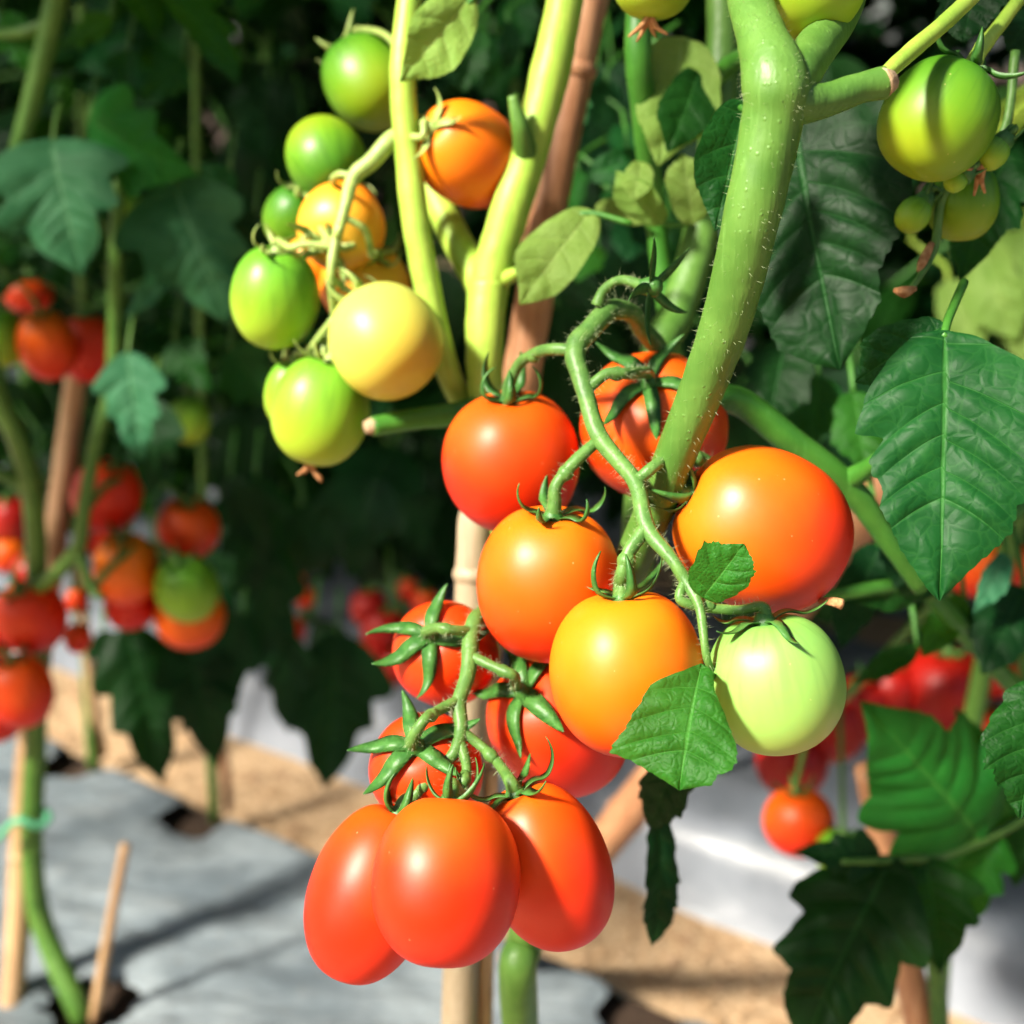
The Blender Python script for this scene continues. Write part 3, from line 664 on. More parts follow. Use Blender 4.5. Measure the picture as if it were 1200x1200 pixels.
put_leaf(lf, P(1106, 382, .455), P(1002, 448, .47), 'leaf', 6, roll=.3, wr=.62, nl=3, ld=.12, curl=.5)
lf = leaf_part(main, [P(905, 130, .44), P(918, 160, .455), P(930, 185, .462)], [.002, .0018, .0016])
put_leaf(lf, P(925, 118, .525), P(984, 434, .505), 'leaf_shaded', 9, roll=.12, curl=.3, fold=.10, nu=41, nv=130, quilt=.016, fwd=.85, wav=.03,
         out=([(0, 0), (.02, .20), (.10, .35), (.24, .41), (.42, .37), (.55, .335), (.62, .27), (.70, .20), (.80, .185), (.90, .10), (1, .005)],
              [(0, 0), (.04, .16), (.16, .30), (.35, .34), (.55, .31), (.72, .24), (.80, .22), (.88, .20), (.95, .10), (1, .005)]), veins=((.1, .28, .42, .56, .70, .84), (.14, .30, .46, .60, .74, .86)))
lf = leaf_part(main, [P(882, 130, .46), P(872, 128, .47), P(868, 126, .475)], [.0016, .0015, .0013])
put_leaf(lf, P(872, 120, .478), P(838, 271, .475), 'leaf', 14, roll=-.2, wr=.55, nl=4, ld=.05, serr=.02, curl=.25, fold=.08)
lf = leaf_part(main, [P(604, 318, .585), P(640, 270, .575), P(686, 250, .57), P(740, 262, .565)], [.001, .0012, .0013, .0014])
put_leaf(lf, P(692, 248, .57), P(609, 357, .56), 'leaf_sunlit', 17, roll=.15, wr=.56, nl=4, ld=.03, serr=.01, curl=.3, fold=.10)
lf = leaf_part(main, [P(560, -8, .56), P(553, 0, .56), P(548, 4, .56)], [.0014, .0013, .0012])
put_leaf(lf, P(552, -4, .56), P(468, 96, .55), 'leaf_sunlit', 18, roll=-.1, wr=.52, nl=4, ld=.04, serr=.02, curl=.4, fold=.14)
lf = leaf_part(main, [P(842, 800, .428), P(833, 790, .42), P(826, 784, .412)], [.0012, .0012, .0011])
put_leaf(lf, P(822, 778, .412), P(796, 926, .398), 'leaf_lite', 21, roll=.15, curl=.55, fold=.10, wav=.05, quilt=.03, nu=41, nv=110, cord=.02, fwd=.5,
         out=([(0, 0), (.05, .10), (.21, .15), (.43, .29), (.61, .39), (.72, .41), (.80, .37), (.84, .28), (.92, .25), (.96, .12), (1, .01)],
              [(0, 0), (.10, .12), (.27, .36), (.40, .40), (.50, .45), (.62, .49), (.74, .56), (.82, .59), (.85, .42), (.92, .22), (1, .01)]), veins=((.1, .3, .5, .72, .9), (.12, .3, .5, .74, .9)))
put_leaf(lf, P(824, 700, .415), P(872, 637, .405), 'leaf_lite', 23, roll=.1, wr=.95, nl=4, ld=.12, curl=.5, fold=.12, quilt=.03)
lf = leaf_part(main, [P(760, 860, .56), P(770, 890, .57), P(775, 905, .57)], [.0016, .0014, .0012])
put_leaf(lf, P(800, 880, .55), P(762, 972, .57), 'leaf_shaded', 27, roll=.3, wr=.6, nl=4, ld=.2)
put_leaf(lf, P(772, 955, .60), P(764, 1110, .60), 'leaf_shaded', 28, roll=-.6, wr=.42, nl=5, ld=.2, fold=.3)
# leaves by the fork, the sunlit ones in lightened green
lf = leaf_part(main, [P(760, 250, .60), P(780, 262, .605), P(810, 262, .61)], [.0014, .0016, .0018])
for i, (b_, t_, m_, w_) in enumerate((((800, 45, .60), (772, 195, .585), 'leaf_sunlit', .62), ((818, 85, .59), (782, 178, .575), 'leaf', .62), ((812, 262, .59), (800, 180, .58), 'leaf_sunlit', .75), ((775, 262, .595), (722, 200, .585), 'leaf_sunlit', .6),
                                      ((700, 240, .64), (760, 262, .62), 'leaf_sunlit', .35), ((752, 190, .59), (742, 235, .58), 'leaf_sunlit', .7), ((690, 205, .66), (740, 190, .66), 'leaf', .8))):
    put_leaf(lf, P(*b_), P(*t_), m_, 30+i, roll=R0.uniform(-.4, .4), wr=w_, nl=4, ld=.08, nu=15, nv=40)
rr = random.Random(19)
for i in range(34):
    x0, y0, x1, y1 = ((590, -20, 720, 260), (700, -20, 870, 240), (690, 150, 860, 330), (500, -20, 600, 90))[i % 4]
    bx, by = rr.uniform(x0, x1), rr.uniform(y0, y1); dd = rr.uniform(.70, .95); ln = rr.uniform(50, 95)*.7/dd; an = rr.uniform(-.9, .9)
    b_ = P(bx, by, dd); lf = leaf_part(main, [b_+Vector((rr.uniform(-.02, .02), .02, .02)), b_+Vector((0, .006, .008)), b_], [.0014, .0012, .001])
    put_leaf(lf, b_, P(bx+ln*math.sin(an), by+ln*math.cos(an), dd-rr.uniform(-.01, .03)), rr.choice(('leaf', 'leaf_lite', 'leaf_shaded', 'leaf_shaded', 'leaf')), 500+i, roll=rr.uniform(-.6, .6), wr=rr.uniform(.5, .75), nl=4, ld=.25, nu=9, nv=26)
# dark leaf behind the upper right truss, leaf cut by the frame at the right
lf = leaf_part(main, [P(1180, 150, .56), P(1165, 185, .56), P(1160, 200, .56)], [.0018, .0016, .0014])
put_leaf(lf, P(1180, 180, .56), P(1125, 330, .56), 'leaf', 41, roll=.2, out=lobed(41, .8), veins=LV)
put_leaf(lf, P(1150, -40, .50), P(1128, 50, .49), 'leaf_shaded', 42, roll=.1, wr=.8, nl=5, ld=.2)
put_leaf(lf, P(1215, 10, .52), P(1180, 60, .52), 'leaf_shaded', 43, roll=.1, wr=.8, nl=5, ld=.2)
lf = leaf_part(main, [P(1245, 780, .47), P(1225, 800, .465), P(1215, 812, .46)], [.0018, .0016, .0014])
put_leaf(lf, P(1222, 800, .465), P(1195, 960, .455), 'leaf', 44, roll=-.2, wr=.75, nl=5, ld=.2, wav=.1, quilt=.03)

# ------------------------------------------------------------------ stakes, sticks and a tie
def stake(pts, rad, mat, label, name='bamboo_stake', nodes=(), cat='stake'):
    pts = [Vector(p) for p in pts]
    e = empty(name, pts[0], label, cat)
    tube('pole', pts, rad, mat, e, 12, 8, .05, 3)
    for f in nodes:
        i = min(int(f*(len(pts)-1)), len(pts)-2); g = f*(len(pts)-1)-i; p = pts[i].lerp(pts[i+1], g); u = (pts[i+1]-pts[i]).normalized(); r = rad[i]*(1-g)+rad[i+1]*g
        tube('node_ring', [p-u*.004, p, p+u*.004], [r*1.0, r*1.14, r*1.0], mat, e, 12, 4, .05, 2)
    return e
stake([P(545, 1330, .74), P(548, 1120, .73), P(556, 900, .72), P(578, 640, .70), P(618, 400, .67), P(648, 215, .66), P(692, -10, .64), P(716, -130, .63)], [.0115, .0112, .011, .0108, .0106, .0104, .0102, .01], 'bamboo_red', 'reddish brown bamboo stake leaning behind the sunlit fork', nodes=(.45, .66, .8))
e1 = atZ(536, 1420); 
stake([P(536, 1300, .66), P(538, 1200, .655), P(547, 900, .64), P(556, 640, .62), P(560, 600, .618)], [.0098, .0098, .0096, .0092, .009], 'bamboo_grey', 'pale weathered bamboo stake standing right under the lowest tomatoes', nodes=(.2, .72))
stake([P(566, 1300, .67), P(567, 1200, .665), P(572, 1000, .65), P(576, 900, .645)], [.0048, .0048, .0045, .004], 'bamboo', 'thin brown cane pressed against the pale weathered stake')
stake([atZ(585, 1150, -.06), P(690, 1010, 1.08), P(745, 940, 1.02), P(850, 808, .95), P(950, 682, .89), P(1015, 600, .86), P(1075, 525, .83)], [.015, .016, .016, .0155, .015, .015, .0145], 'bamboo_red', 'thick reddish tan bamboo brace slanting over the path behind the tomatoes', nodes=(.3, .62, .85))
YA = 1.02
stake([atZ(8, 1215, -.03), atY(20, 1100, YA), atY(32, 900, YA+.02), atY(62, 650, YA+.05), atY(84, 480, YA+.09), atY(88, 440, YA+.10)], [.012, .0118, .0115, .0105, .0098, .0095], 'bamboo', 'tan bamboo stake tied to the bending stem with green plastic', nodes=(.3, .62))
stake([atZ(112, 1192, -.03), atZ(112, 1186, 0.0), atY(128, 1090, .98), atY(147, 990, .98)], [.0052, .0052, .005, .0045], 'bamboo', 'short thin stick poking up from the planting hole', name='wooden_stick', cat='stick')
stake([atZ(268, 950, -.03), atY(264, 900, pB.y), atY(252, 830, pB.y), atY(245, 760, pB.y)], [.0055, .0055, .005, .005], 'bamboo_red', 'thin brown cane on the bed edge under the dark hanging leaves')
stake([atZ(120, 884, -.03), atY(112, 840, pC.y), atY(100, 740, pC.y), atY(90, 640, pC.y)], [.008, .008, .0075, .007], 'bamboo', 'slanting brown cane at the farthest plant of the grey bed')
stake([P(1090, 1330, .86), P(1078, 1200, .84), P(1060, 1120, .82), P(1040, 1010, .80), P(1020, 900, .78)], [.011, .011, .0105, .010, .010], 'bamboo_red', 'reddish brown stake behind the low-hanging broad leaf group')
V, F = tube_geo([atY(-5, 985, 1.0), atY(20, 962, .995), atY(45, 968, .998), atY(58, 958, 1.01), atY(48, 948, 1.03), atY(28, 955, 1.03), atY(15, 965, 1.0)], [.0035]*7, 8, 5)
tag(link('plant_tie', mk('plant_tie', V, F), 'tie'), 'green plastic tie round a bending stem and its tan stake', 'tie')
# ------------------------------------------------------------------ plants of the rows behind
def plant_obj(base, label, group=None): return empty('tomato_plant', base, label, 'plant', group)
LM = [leaf_mesh('leaflet', 100+i, ('leaf', 'leaf_shaded', 'leaf', 'leaf_shaded', 'leaf_lite', 'leaf_grey')[i], wr=(.6, .66, .55, .62, .58, .66)[i], nl=(4, 5, 3, 4, 5, 4)[i], ld=(.42, .36, .5, .45, .4, .35)[i], nu=9, nv=34, serr=.01, out=lobed(100+i, .72), veins=LV, curl=.6+.15*i, fold=.14, wav=.07) for i in range(6)]
RM = []
for i in range(3):
    V, F = tube_geo([(0, 0, 0), (0, .35, .06+.02*i), (0, .7, .02), (0, 1, -.12)], [.016, .012, .010, .006], 6, 4); RM.append((mk('leaf', V, F), None))
    RM[-1][0].materials.append(MATS['stem_dark'])
def rach(t, i): return Vector((0, t, .24*t*(1-t)-.12*t*t))
def compound(parent, p, d, L, rr, pal):
    """a tomato leaf: drooping stalk with five to seven leaflets"""
    o = bpy.data.objects.new('leaf', RM[rr.randrange(3)][0]); COL.objects.link(o); o.parent = parent
    up = Vector((0, 0, 1)); Y = d.normalized(); X = Y.cross(up).normalized(); Z = X.cross(Y)
    M = (Matrix((X, Y, Z)).transposed()*L).to_4x4(); M.translation = p-parent.location; o.matrix_local = M
    for t, sd, sz in ((1, 0, .46), (.72, 1, .40), (.72, -1, .40), (.42, 1, .34), (.42, -1, .34), (.56, rr.choice((-1, 1)), .16)):
        q = bpy.data.objects.new('leaflet', LM[rr.choice(pal)]); COL.objects.link(q); q.parent = o
        b0 = rach(t, 0); dr = rr.uniform(.25, .75)
        dd = Vector((sd*.9, .55+rr.uniform(-.2, .2), -dr)) if sd else Vector((rr.uniform(-.15, .15), 1, -dr*1.4))
        Yl = dd.normalized(); N = Vector((rr.uniform(-.25, .25), rr.uniform(-.2, .3), 1)); Zl = (N-Yl*N.dot(Yl)).normalized(); Xl = Yl.cross(Zl)
        s = sz*rr.uniform(.85, 1.25); Ml = (Matrix((Xl, Yl, Zl)).transposed()*s).to_4x4(); Ml.translation = b0; q.matrix_local = Ml
    return o
def row_plant(base, label, n, z0, z1, seed, group=None, stem_r=.009, lean=(0, 0), Ls=(.17, .28), pal=(0, 1, 2, 3, 3, 1), stem_pts=None, avoid=None, mat='stem'):
    rr = random.Random(seed); pl = plant_obj(base, label, group)
    pts = stem_pts or [base+Vector((lean[0]*t+.03*math.sin(seed+t*5), lean[1]*t+.03*math.cos(seed*2+t*4), t*z1)) for t in (0, .2, .4, .6, .8, 1)]
    tube('stem', pts, [stem_r*(1-.5*i/(len(pts)-1)) for i in range(len(pts))], mat, pl, 9, 5, .05, seed % 9)
    made = 0; tries = 0
    while made < n and tries < n*6:
        tries += 1
        z = z0+(z1-z0)*rr.random(); k = 0
        while k < len(pts)-2 and pts[k+1].z < z: k += 1
        a, b_ = pts[k], pts[k+1]; f = min(1, max(0, (z-a.z)/max(1e-6, b_.z-a.z))); p = a.lerp(b_, f)
        an = rr.random()*6.283; d = Vector((math.cos(an), math.sin(an), rr.uniform(-.45, .25))); L = rr.uniform(*Ls)
        if avoid and avoid(p, d, L): continue
        compound(pl, p, d, L, rr, pal); made += 1
    return pl
def proj(p):
    q = p-CP; z = q.dot(CF); return (600+q.dot(CR)/z*FPX, 600-q.dot(CU)/z*FPX, z) if z > .01 else (0, 0, -1)
def keep_out(boxes, zmin=.35):
    """skip a leaf that would hide the near fruit or the open ground the photograph shows"""
    def f(p, d, L):
        for t in (0, .5, 1, 1.3):
            e = p+d.normalized()*(L*t)-Vector((0, 0, .12*L*t*t+(.25*L if t == 1.3 else 0)))
            x, y, z = proj(e)
            if z < zmin and -250 < x < 1450 and -250 < y < 1450: return True
            for x0, y0, x1, y1 in boxes:
                if x0 < x < x1 and y0 < y < y1: return True
        return False
    return f
ground_open = [(-100, 860, 330, 1300), (270, 790, 900, 1300)]
# left plant of the near line, with its bending stem
A = [atZ(98, 1190, -.03), atZ(92, 1180, .0), atY(50, 1085, YA), atY(38, 1000, YA), atY(42, 870, YA), atY(44, 740, YA), atY(40, 600, YA-.02), atY(22, 520, YA-.03), atY(-10, 440, YA-.04), atY(-30, 250, YA-.05), atY(-20, 0, YA-.05), atY(0, -300, YA)]
plA = row_plant(A[0], 'tomato plant with bending, green-tied stem rising from a planting hole', 11, .55, 1.5, 21, stem_pts=A, stem_r=.0125, avoid=keep_out(ground_open+[(60, 520, 280, 900), (0, 330, 130, 900), (300, 0, 900, 1200)], .8), mat='stem')
def q(px, py, Y): return atY(px, py, Y)
branchA = lambda pts, rad, mat='stem': tube('branch', pts, rad, mat, plA, 9, 6, .06, 4)
branchA([q(42, 600, 1.0), q(20, 565, 1.0), q(-20, 548, 1.0)], [.006, .006, .0055])
branchA([q(44, 690, 1.0), q(70, 668, .98), q(92, 640, .97), q(98, 600, .97), q(112, 520, .98), q(132, 440, .99), q(136, 300, .99), q(140, 200, 1.0)], [.007, .0065, .0062, .006, .006, .006, .006, .0055])
branchA([q(92, 650, .97), q(108, 690, .96), q(120, 700, .95)], [.0045, .004, .003])
branchA([q(-40, 330, .99), q(-5, 250, .97), q(22, 175, .95), q(45, 90, .95), q(66, 0, .95), q(75, -60, .95)], [.006, .0065, .007, .0078, .008, .008])
branchA([q(0, 40, .96), q(28, 38, .95), q(56, 28, .95)], [.004, .0045, .005])
for i, (b_, t_, m_, w_, rl) in enumerate((((62, 165, .93), (97, 324, .90), 'leaf_grey', 1.1, .25), ((8, 215, .95), (-5, 300, .93), 'leaf_grey', .8, -.3), ((105, 140, .95), (232, 205, .92), 'leaf_lite', .75, .5), ((205, 215, .95), (268, 380, .92), 'leaf_grey', .85, .2),
        ((225, 260, .96), (150, 372, .94), 'leaf_grey', .40, -.3), ((150, 415, .92), (168, 540, .90), 'leaf_grey', .62, .2), ((205, 400, .95), (250, 460, .93), 'leaf', .8, .2), ((180, 470, .97), (175, 585, .95), 'leaf_shaded', .6, 0), ((270, 410, .98), (330, 480, .97), 'leaf', .9, .3),
        ((215, 70, .99), (165, 125, .98), 'leaf', .7, 0), ((130, 20, 1.0), (60, 60, 1.0), 'leaf_lite', .4, .2), ((150, 60, 1.02), (140, 130, 1.0), 'leaf', .6, .2), ((270, 200, 1.0), (215, 250, .99), 'leaf', .7, .3), ((300, 250, 1.0), (285, 360, 1.0), 'leaf_shaded', .8, .3),
        ((0, 20, .97), (60, 100, .95), 'leaf_lite', .5, .3))):
    lf = tube('leaf', [q(*b_)+Vector((0, .03, .03)), q(*b_)+Vector((0, .01, .012)), q(*b_)], [.0018, .0016, .0014], 'stem', plA, 6, 3)
    put_leaf(lf, q(*b_), q(*t_), m_, 200+i, roll=rl, out=lobed(200+i, w_*1.1), veins=LV, nu=19, nv=64, curl=.55, wav=.10, fold=.16)
# the two plants on the far edge of the grey bed
def base_on(px, py): return atZ(px, py, -.03)
B = [pB+Vector((0, 0, -.03)), atY(247, 880, pB.y), atY(243, 800, pB.y), atY(240, 640, pB.y), atY(235, 400, pB.y), atY(230, 100, pB.y), atY(230, -300, pB.y)]
plB = row_plant(B[0], 'shaded leafy plant behind the yellow and green tomatoes, leaf tips hanging over path', 26, .55, 1.6, 31, stem_pts=B, stem_r=.007, pal=(1, 3, 1, 3, 0), avoid=keep_out(ground_open+[(60, 520, 280, 760), (120, 100, 300, 400)], .9))
C = [pC+Vector((0, 0, -.03)), atY(104, 840, pC.y), atY(100, 740, pC.y), atY(98, 500, pC.y), atY(95, 200, pC.y), atY(95, -250, pC.y)]
plC = row_plant(C[0], 'farthest plant of the grey bed, mostly hidden behind the green-tied plant', 20, .6, 1.6, 32, stem_pts=C, stem_r=.008, pal=(1, 3, 0, 3), avoid=keep_out(ground_open+[(60, 520, 280, 760)], .9))
for i, (b_, t_) in enumerate((((150, 735, 1.16), (190, 920, 1.12)), ((215, 740, 1.16), (256, 900, 1.13)), ((285, 720, 1.18), (212, 860, 1.15)), ((330, 735, 1.22), (338, 858, 1.20)), ((395, 745, 1.25), (380, 925, 1.22)), ((370, 730, 1.28), (430, 800, 1.26)), ((120, 740, 1.18), (140, 810, 1.16)),
        ((300, 560, 1.22), (290, 700, 1.2)), ((250, 760, 1.2), (180, 830, 1.18)), ((320, 640, 1.22), (300, 790, 1.2)), ((270, 560, 1.2), (320, 660, 1.2)), ((230, 640, 1.24), (260, 780, 1.22)), ((400, 560, 1.3), (420, 680, 1.28)))):
    lf = tube('leaf', [atY(*b_)+Vector((0, .04, .04)), atY(*b_)+Vector((0, .01, .015)), atY(*b_)], [.0022, .002, .0016], 'stem_dark', plB, 6, 3)
    put_leaf(lf, atY(*b_), atY(*t_), 'leaf_shaded', 240+i, roll=R0.uniform(-.4, .4), out=lobed(240+i, R0.uniform(.55, .75)), veins=LV, nu=15, nv=56, curl=.5, wav=.09)
# the plant at the right end of the near bed, its leaf group hangs into view
bR = bed(-.13, .90, -.03)
plR = row_plant(bR, 'tomato plant behind the thick brace, a broad green leaf group hanging low', 12, .75, 1.6, 41, stem_r=.009, avoid=keep_out([(-100, -100, 1010, 1300), (900, 380, 1200, 1300)], .7))
lf = tube('leaf', [P(1270, 900, .78), P(1200, 958, .74), P(1110, 1000, .71), P(1040, 1008, .69), P(985, 1010, .68)], [.0035, .0034, .003, .0024, .0016], 'stem', plR, 9, 6)
for i, (b_, t_, m_, w_, rl) in enumerate((((1150, 985, .72), (1010, 822, .69), 'leaf_lite', .85, .2), ((1045, 1008, .69), (930, 1250, .68), 'leaf_shaded', .62, .25), ((1085, 1005, .70), (1102, 1142, .68), 'leaf', .78, -.2), ((1030, 1010, .69), (930, 998, .68), 'leaf_shaded', .55, .2),
        ((1165, 975, .73), (1135, 1085, .73), 'leaf_lite', .6, 0), ((1190, 965, .74), (1120, 830, .72), 'leaf_lite', .5, .1), ((1200, 960, .75), (1190, 1040, .75), 'leaf', .7, 0))):
    put_leaf(lf, P(*b_), P(*t_), m_, 270+i, roll=rl, out=lobed(270+i, w_*1.12), veins=LV, nu=29, nv=100, curl=.5, wav=.10, quilt=.025)
tube('branch', [P(1100, 1300, .84), P(1101, 1200, .82), P(1096, 1120, .80), P(1090, 1050, .80), P(1100, 900, .85)], [.0065, .0062, .006, .0055, .005], 'stem', plR, 10, 6, .05, 3)
tube('branch', [P(1085, 690, .62), P(1130, 740, .66), P(1175, 790, .70), P(1230, 850, .74)], [.005, .0055, .0055, .005], 'stem_dark', plR, 9, 6, .05, 3)
tube('branch', [P(960, 700, .60), P(1020, 690, .60), P(1075, 680, .62), P(1130, 650, .64), P(1210, 580, .66)], [.003, .0036, .0045, .005, .005], 'stem_dark', plR, 9, 6, .05, 3)
for i, (b_, t_, m_, w_) in enumerate((((1060, 590, .62), (1050, 690, .60), 'leaf_shaded', .6), ((1100, 690, .62), (1000, 705, .60), 'leaf', .3), ((1180, 650, .64), (1140, 720, .63), 'leaf_grey', .4), ((1030, 640, .64), (985, 760, .62), 'leaf_shaded', .5), ((1130, 700, .66), (1080, 770, .65), 'leaf_lite', .5), ((1000, 460, .66), (1015, 560, .64), 'leaf_lite', .6),
        ((920, 400, .66), (900, 500, .64), 'leaf_shaded', .7), ((960, 440, .68), (950, 530, .66), 'leaf', .7), ((1200, 690, .66), (1150, 790, .64), 'leaf_shaded', .6), ((1075, 760, .7), (1000, 800, .7), 'leaf', .4))):
    lf = tube('leaf', [P(*b_)+Vector((0, .03, .03)), P(*b_)+Vector((0, .01, .012)), P(*b_)], [.0018, .0016, .0014], 'stem_dark', plR, 6, 3)
    put_leaf(lf, P(*b_), P(*t_), m_, 290+i, roll=R0.uniform(-.4, .4), wr=w_, nl=4, ld=.2, nu=15, nv=40)
for i, (b_, t_) in enumerate((((1150, 285, 1.0), (1190, 400, .98)), ((1200, 270, 1.0), (1170, 370, .99)), ((1110, 330, 1.02), (1150, 420, 1.0)), ((1215, 330, 1.0), (1200, 430, .98)), ((1175, 240, 1.03), (1130, 330, 1.02)))):
    lf = tube('leaf', [plR.location+Vector((.02, .01, .95)), P(*b_)+Vector((-.02, .04, .05)), P(*b_)+Vector((0, .01, .012)), P(*b_)], [.003, .0024, .002, .0016], 'stem_lite', plR, 6, 3)
    put_leaf(lf, P(*b_), P(*t_), 'leaf_sunlit', 320+i, roll=R0.uniform(-.4, .4), wr=.6, nl=4, ld=.2, nu=13, nv=34)
# rows on the next bed
k = 0
gap2 = [(400, 720, 560, 1300), (-100, 860, 330, 1300), (270, 800, 1300, 1300)]
for vv, ss in ((1.30, np.arange(-2.55, .7, .34)), (1.62, np.arange(-2.7, .9, .34))):
    for s in ss:
        k += 1; rr = random.Random(300+k)
        b_ = bed(s+rr.uniform(-.05, .05), vv+rr.uniform(-.04, .04), .03)
        row_plant(b_, 'tomato plant in the shaded leafy row on the white-filmed bed', 30, .26, 1.65, 300+k, 'plants on the white-filmed bed', avoid=keep_out(gap2, .9), pal=(0, 1, 3, 3, 1, 3))
# shade-coloured lower leaves filling the row between the stakes and at the edges of the view
fill = plant_obj(bed(-1.05, 1.32, .03), 'shaded plant behind the pink-red far truss, its low leaves filling the gap', None)
tube('stem', [fill.location, fill.location+Vector((0, .02, .5)), fill.location+Vector((.02, 0, 1.2))], [.008, .007, .005], 'stem_dark', fill, 8, 5)
rr = random.Random(5)
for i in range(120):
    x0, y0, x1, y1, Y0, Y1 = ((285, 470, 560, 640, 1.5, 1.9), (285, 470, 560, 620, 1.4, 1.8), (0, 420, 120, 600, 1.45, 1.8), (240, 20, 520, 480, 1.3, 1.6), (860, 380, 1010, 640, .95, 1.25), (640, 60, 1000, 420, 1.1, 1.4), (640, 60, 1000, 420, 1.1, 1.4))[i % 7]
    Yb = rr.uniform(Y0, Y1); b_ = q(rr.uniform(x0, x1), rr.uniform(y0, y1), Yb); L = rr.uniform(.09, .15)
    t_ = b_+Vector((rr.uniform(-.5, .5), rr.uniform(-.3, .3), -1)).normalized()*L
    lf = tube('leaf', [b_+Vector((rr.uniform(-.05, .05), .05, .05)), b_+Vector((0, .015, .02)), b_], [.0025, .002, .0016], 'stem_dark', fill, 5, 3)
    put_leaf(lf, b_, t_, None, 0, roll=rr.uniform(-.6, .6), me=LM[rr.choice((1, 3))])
# far rows and the added shade foliage, one mass each
def foliage_row(v, n, seed, label, z0=.25, z1=1.9, s0=-4.5, s1=2.2, cols=('leaf', 'leaf_shaded'), sd=.13, skip=None, LL=(.06, .13)):
    rr = random.Random(seed); V, F, MI = [], [], []
    for i in range(n):
        c = bed(rr.uniform(s0, s1), v+rr.gauss(0, sd), z0+(z1-z0)*rr.random()**.9); a = rr.random()*6.28; L = rr.uniform(*LL); w_ = L*rr.uniform(.25, .4)
        if skip and skip(c): continue
        d = Vector((math.cos(a)*.8, math.sin(a)*.8, rr.uniform(-1, .1))).normalized(); n_ = Vector((rr.uniform(-.6, .6), rr.uniform(-.6, .6), 1)); x = d.cross(n_).normalized(); u = x.cross(d)
        o = len(V)
        V += [c, c+d*L*.3+x*w_+u*.008, c+d*L*.35-u*.01, c+d*L*.3-x*w_+u*.008, c+d*L*.68+x*w_*.7-u*.012, c+d*L*.7-u*.02, c+d*L*.68-x*w_*.7-u*.012, c+d*L-u*.04]
        F += [(o, o+1, o+2), (o, o+2, o+3), (o+1, o+4, o+5, o+2), (o+2, o+5, o+6, o+3), (o+4, o+7, o+5), (o+5, o+7, o+6)]; MI += [rr.randrange(2)]*6
    me = mk('far_foliage', V, F); me.materials.append(MATS[cols[0]]); me.materials.append(MATS[cols[1]]); me.polygons.foreach_set('material_index', MI)
    for nm in ('pos', 'vein'): me.uv_layers.new(name=nm)
    o = link('far_foliage', me, None); tag(o, label, 'foliage'); o['kind'] = 'stuff'
# unseen foliage row added to shade the near fruit, gaps cut for sun shafts
LIT = [(P(550, 170, .60), .075), (P(572, 330, .6), .05), (P(630, 130, .59), .055), (P(655, 30, .58), .05), (P(440, 390, .58), .06), (P(390, 260, .6), .06), (P(340, 360, .61), .05), (P(376, 470, .6), .05), (P(430, 100, .62), .05), (P(480, 100, .58), .05), (P(505, 40, .56), .045), (P(650, 300, .57), .04),
       (P(1075, 150, .44), .045), (P(800, 100, .62), .04), (P(805, 230, .6), .04), (P(1090, 40, .43), .03), (P(660, 130, .66), .05), (P(620, 390, .66), .04), (P(945, -5, .4), .03)]
SOFT = [(TOM[k_]['c'], TOM[k_]['R']*1.1) for k_ in ('T1', 'T3', 'T4', 'T5', 'T6', 'B4', 'B5', 'B6', 'B3')]
LIT += [(q(75, 235, .92), .07), (q(165, 475, .91), .04), (P(1170, 320, .98), .07), (P(1150, 380, .98), .05), (P(775, 130, .62), .05), (P(800, 230, .6), .05)]
LIT[12] = (P(1085, 145, .45), .075)
thin = random.Random(77)
def shaft(c):  # cuts gaps in the added row so sun reaches chosen targets
    g_ = c-SUN*(c.z/SUN.z); v_ = g_.dot(NH)
    if .42 < v_ < 1.3 and thin.random() < .72: return True
    if thin.random() < .95:
        for p, r in SOFT:
            u = c-p; t = u.dot(SUN)
            if t > 0 and (u-SUN*t).length < r+.02: return True
    for p, r in LIT:
        u = c-p; t = u.dot(SUN)
        if t > 0 and (u-SUN*t).length < r+.03: return True
    return False
foliage_row(-.42, 6000, 9, 'unseen leafy row added on the camera side to shade the near fruit', z0=.5, z1=2.3, s0=-2.6, s1=1.6, sd=.13, skip=shaft)
foliage_row(2.3, 6500, 1, 'leafy mass of the first distant tomato row', z0=.06, LL=(.08, .16), cols=('leaf_shaded', 'leaf_shaded'))
foliage_row(1.35, 8000, 8, 'unseen foliage added above the view to darken the rows behind', z0=1.12, z1=2.2, s0=-4.2, s1=-.35, sd=.35, LL=(.08, .15), cols=('leaf_shaded', 'leaf'))  # added overhead to block skylight, so the background falls dark
foliage_row(2.75, 5200, 2, 'leafy mass of the second distant tomato row', z0=.06, LL=(.08, .16), cols=('leaf_shaded', 'leaf_shaded'))
foliage_row(3.6, 5200, 3, 'leafy mass of the farthest tomato row', s0=-6, s1=3.5, z1=2.2)

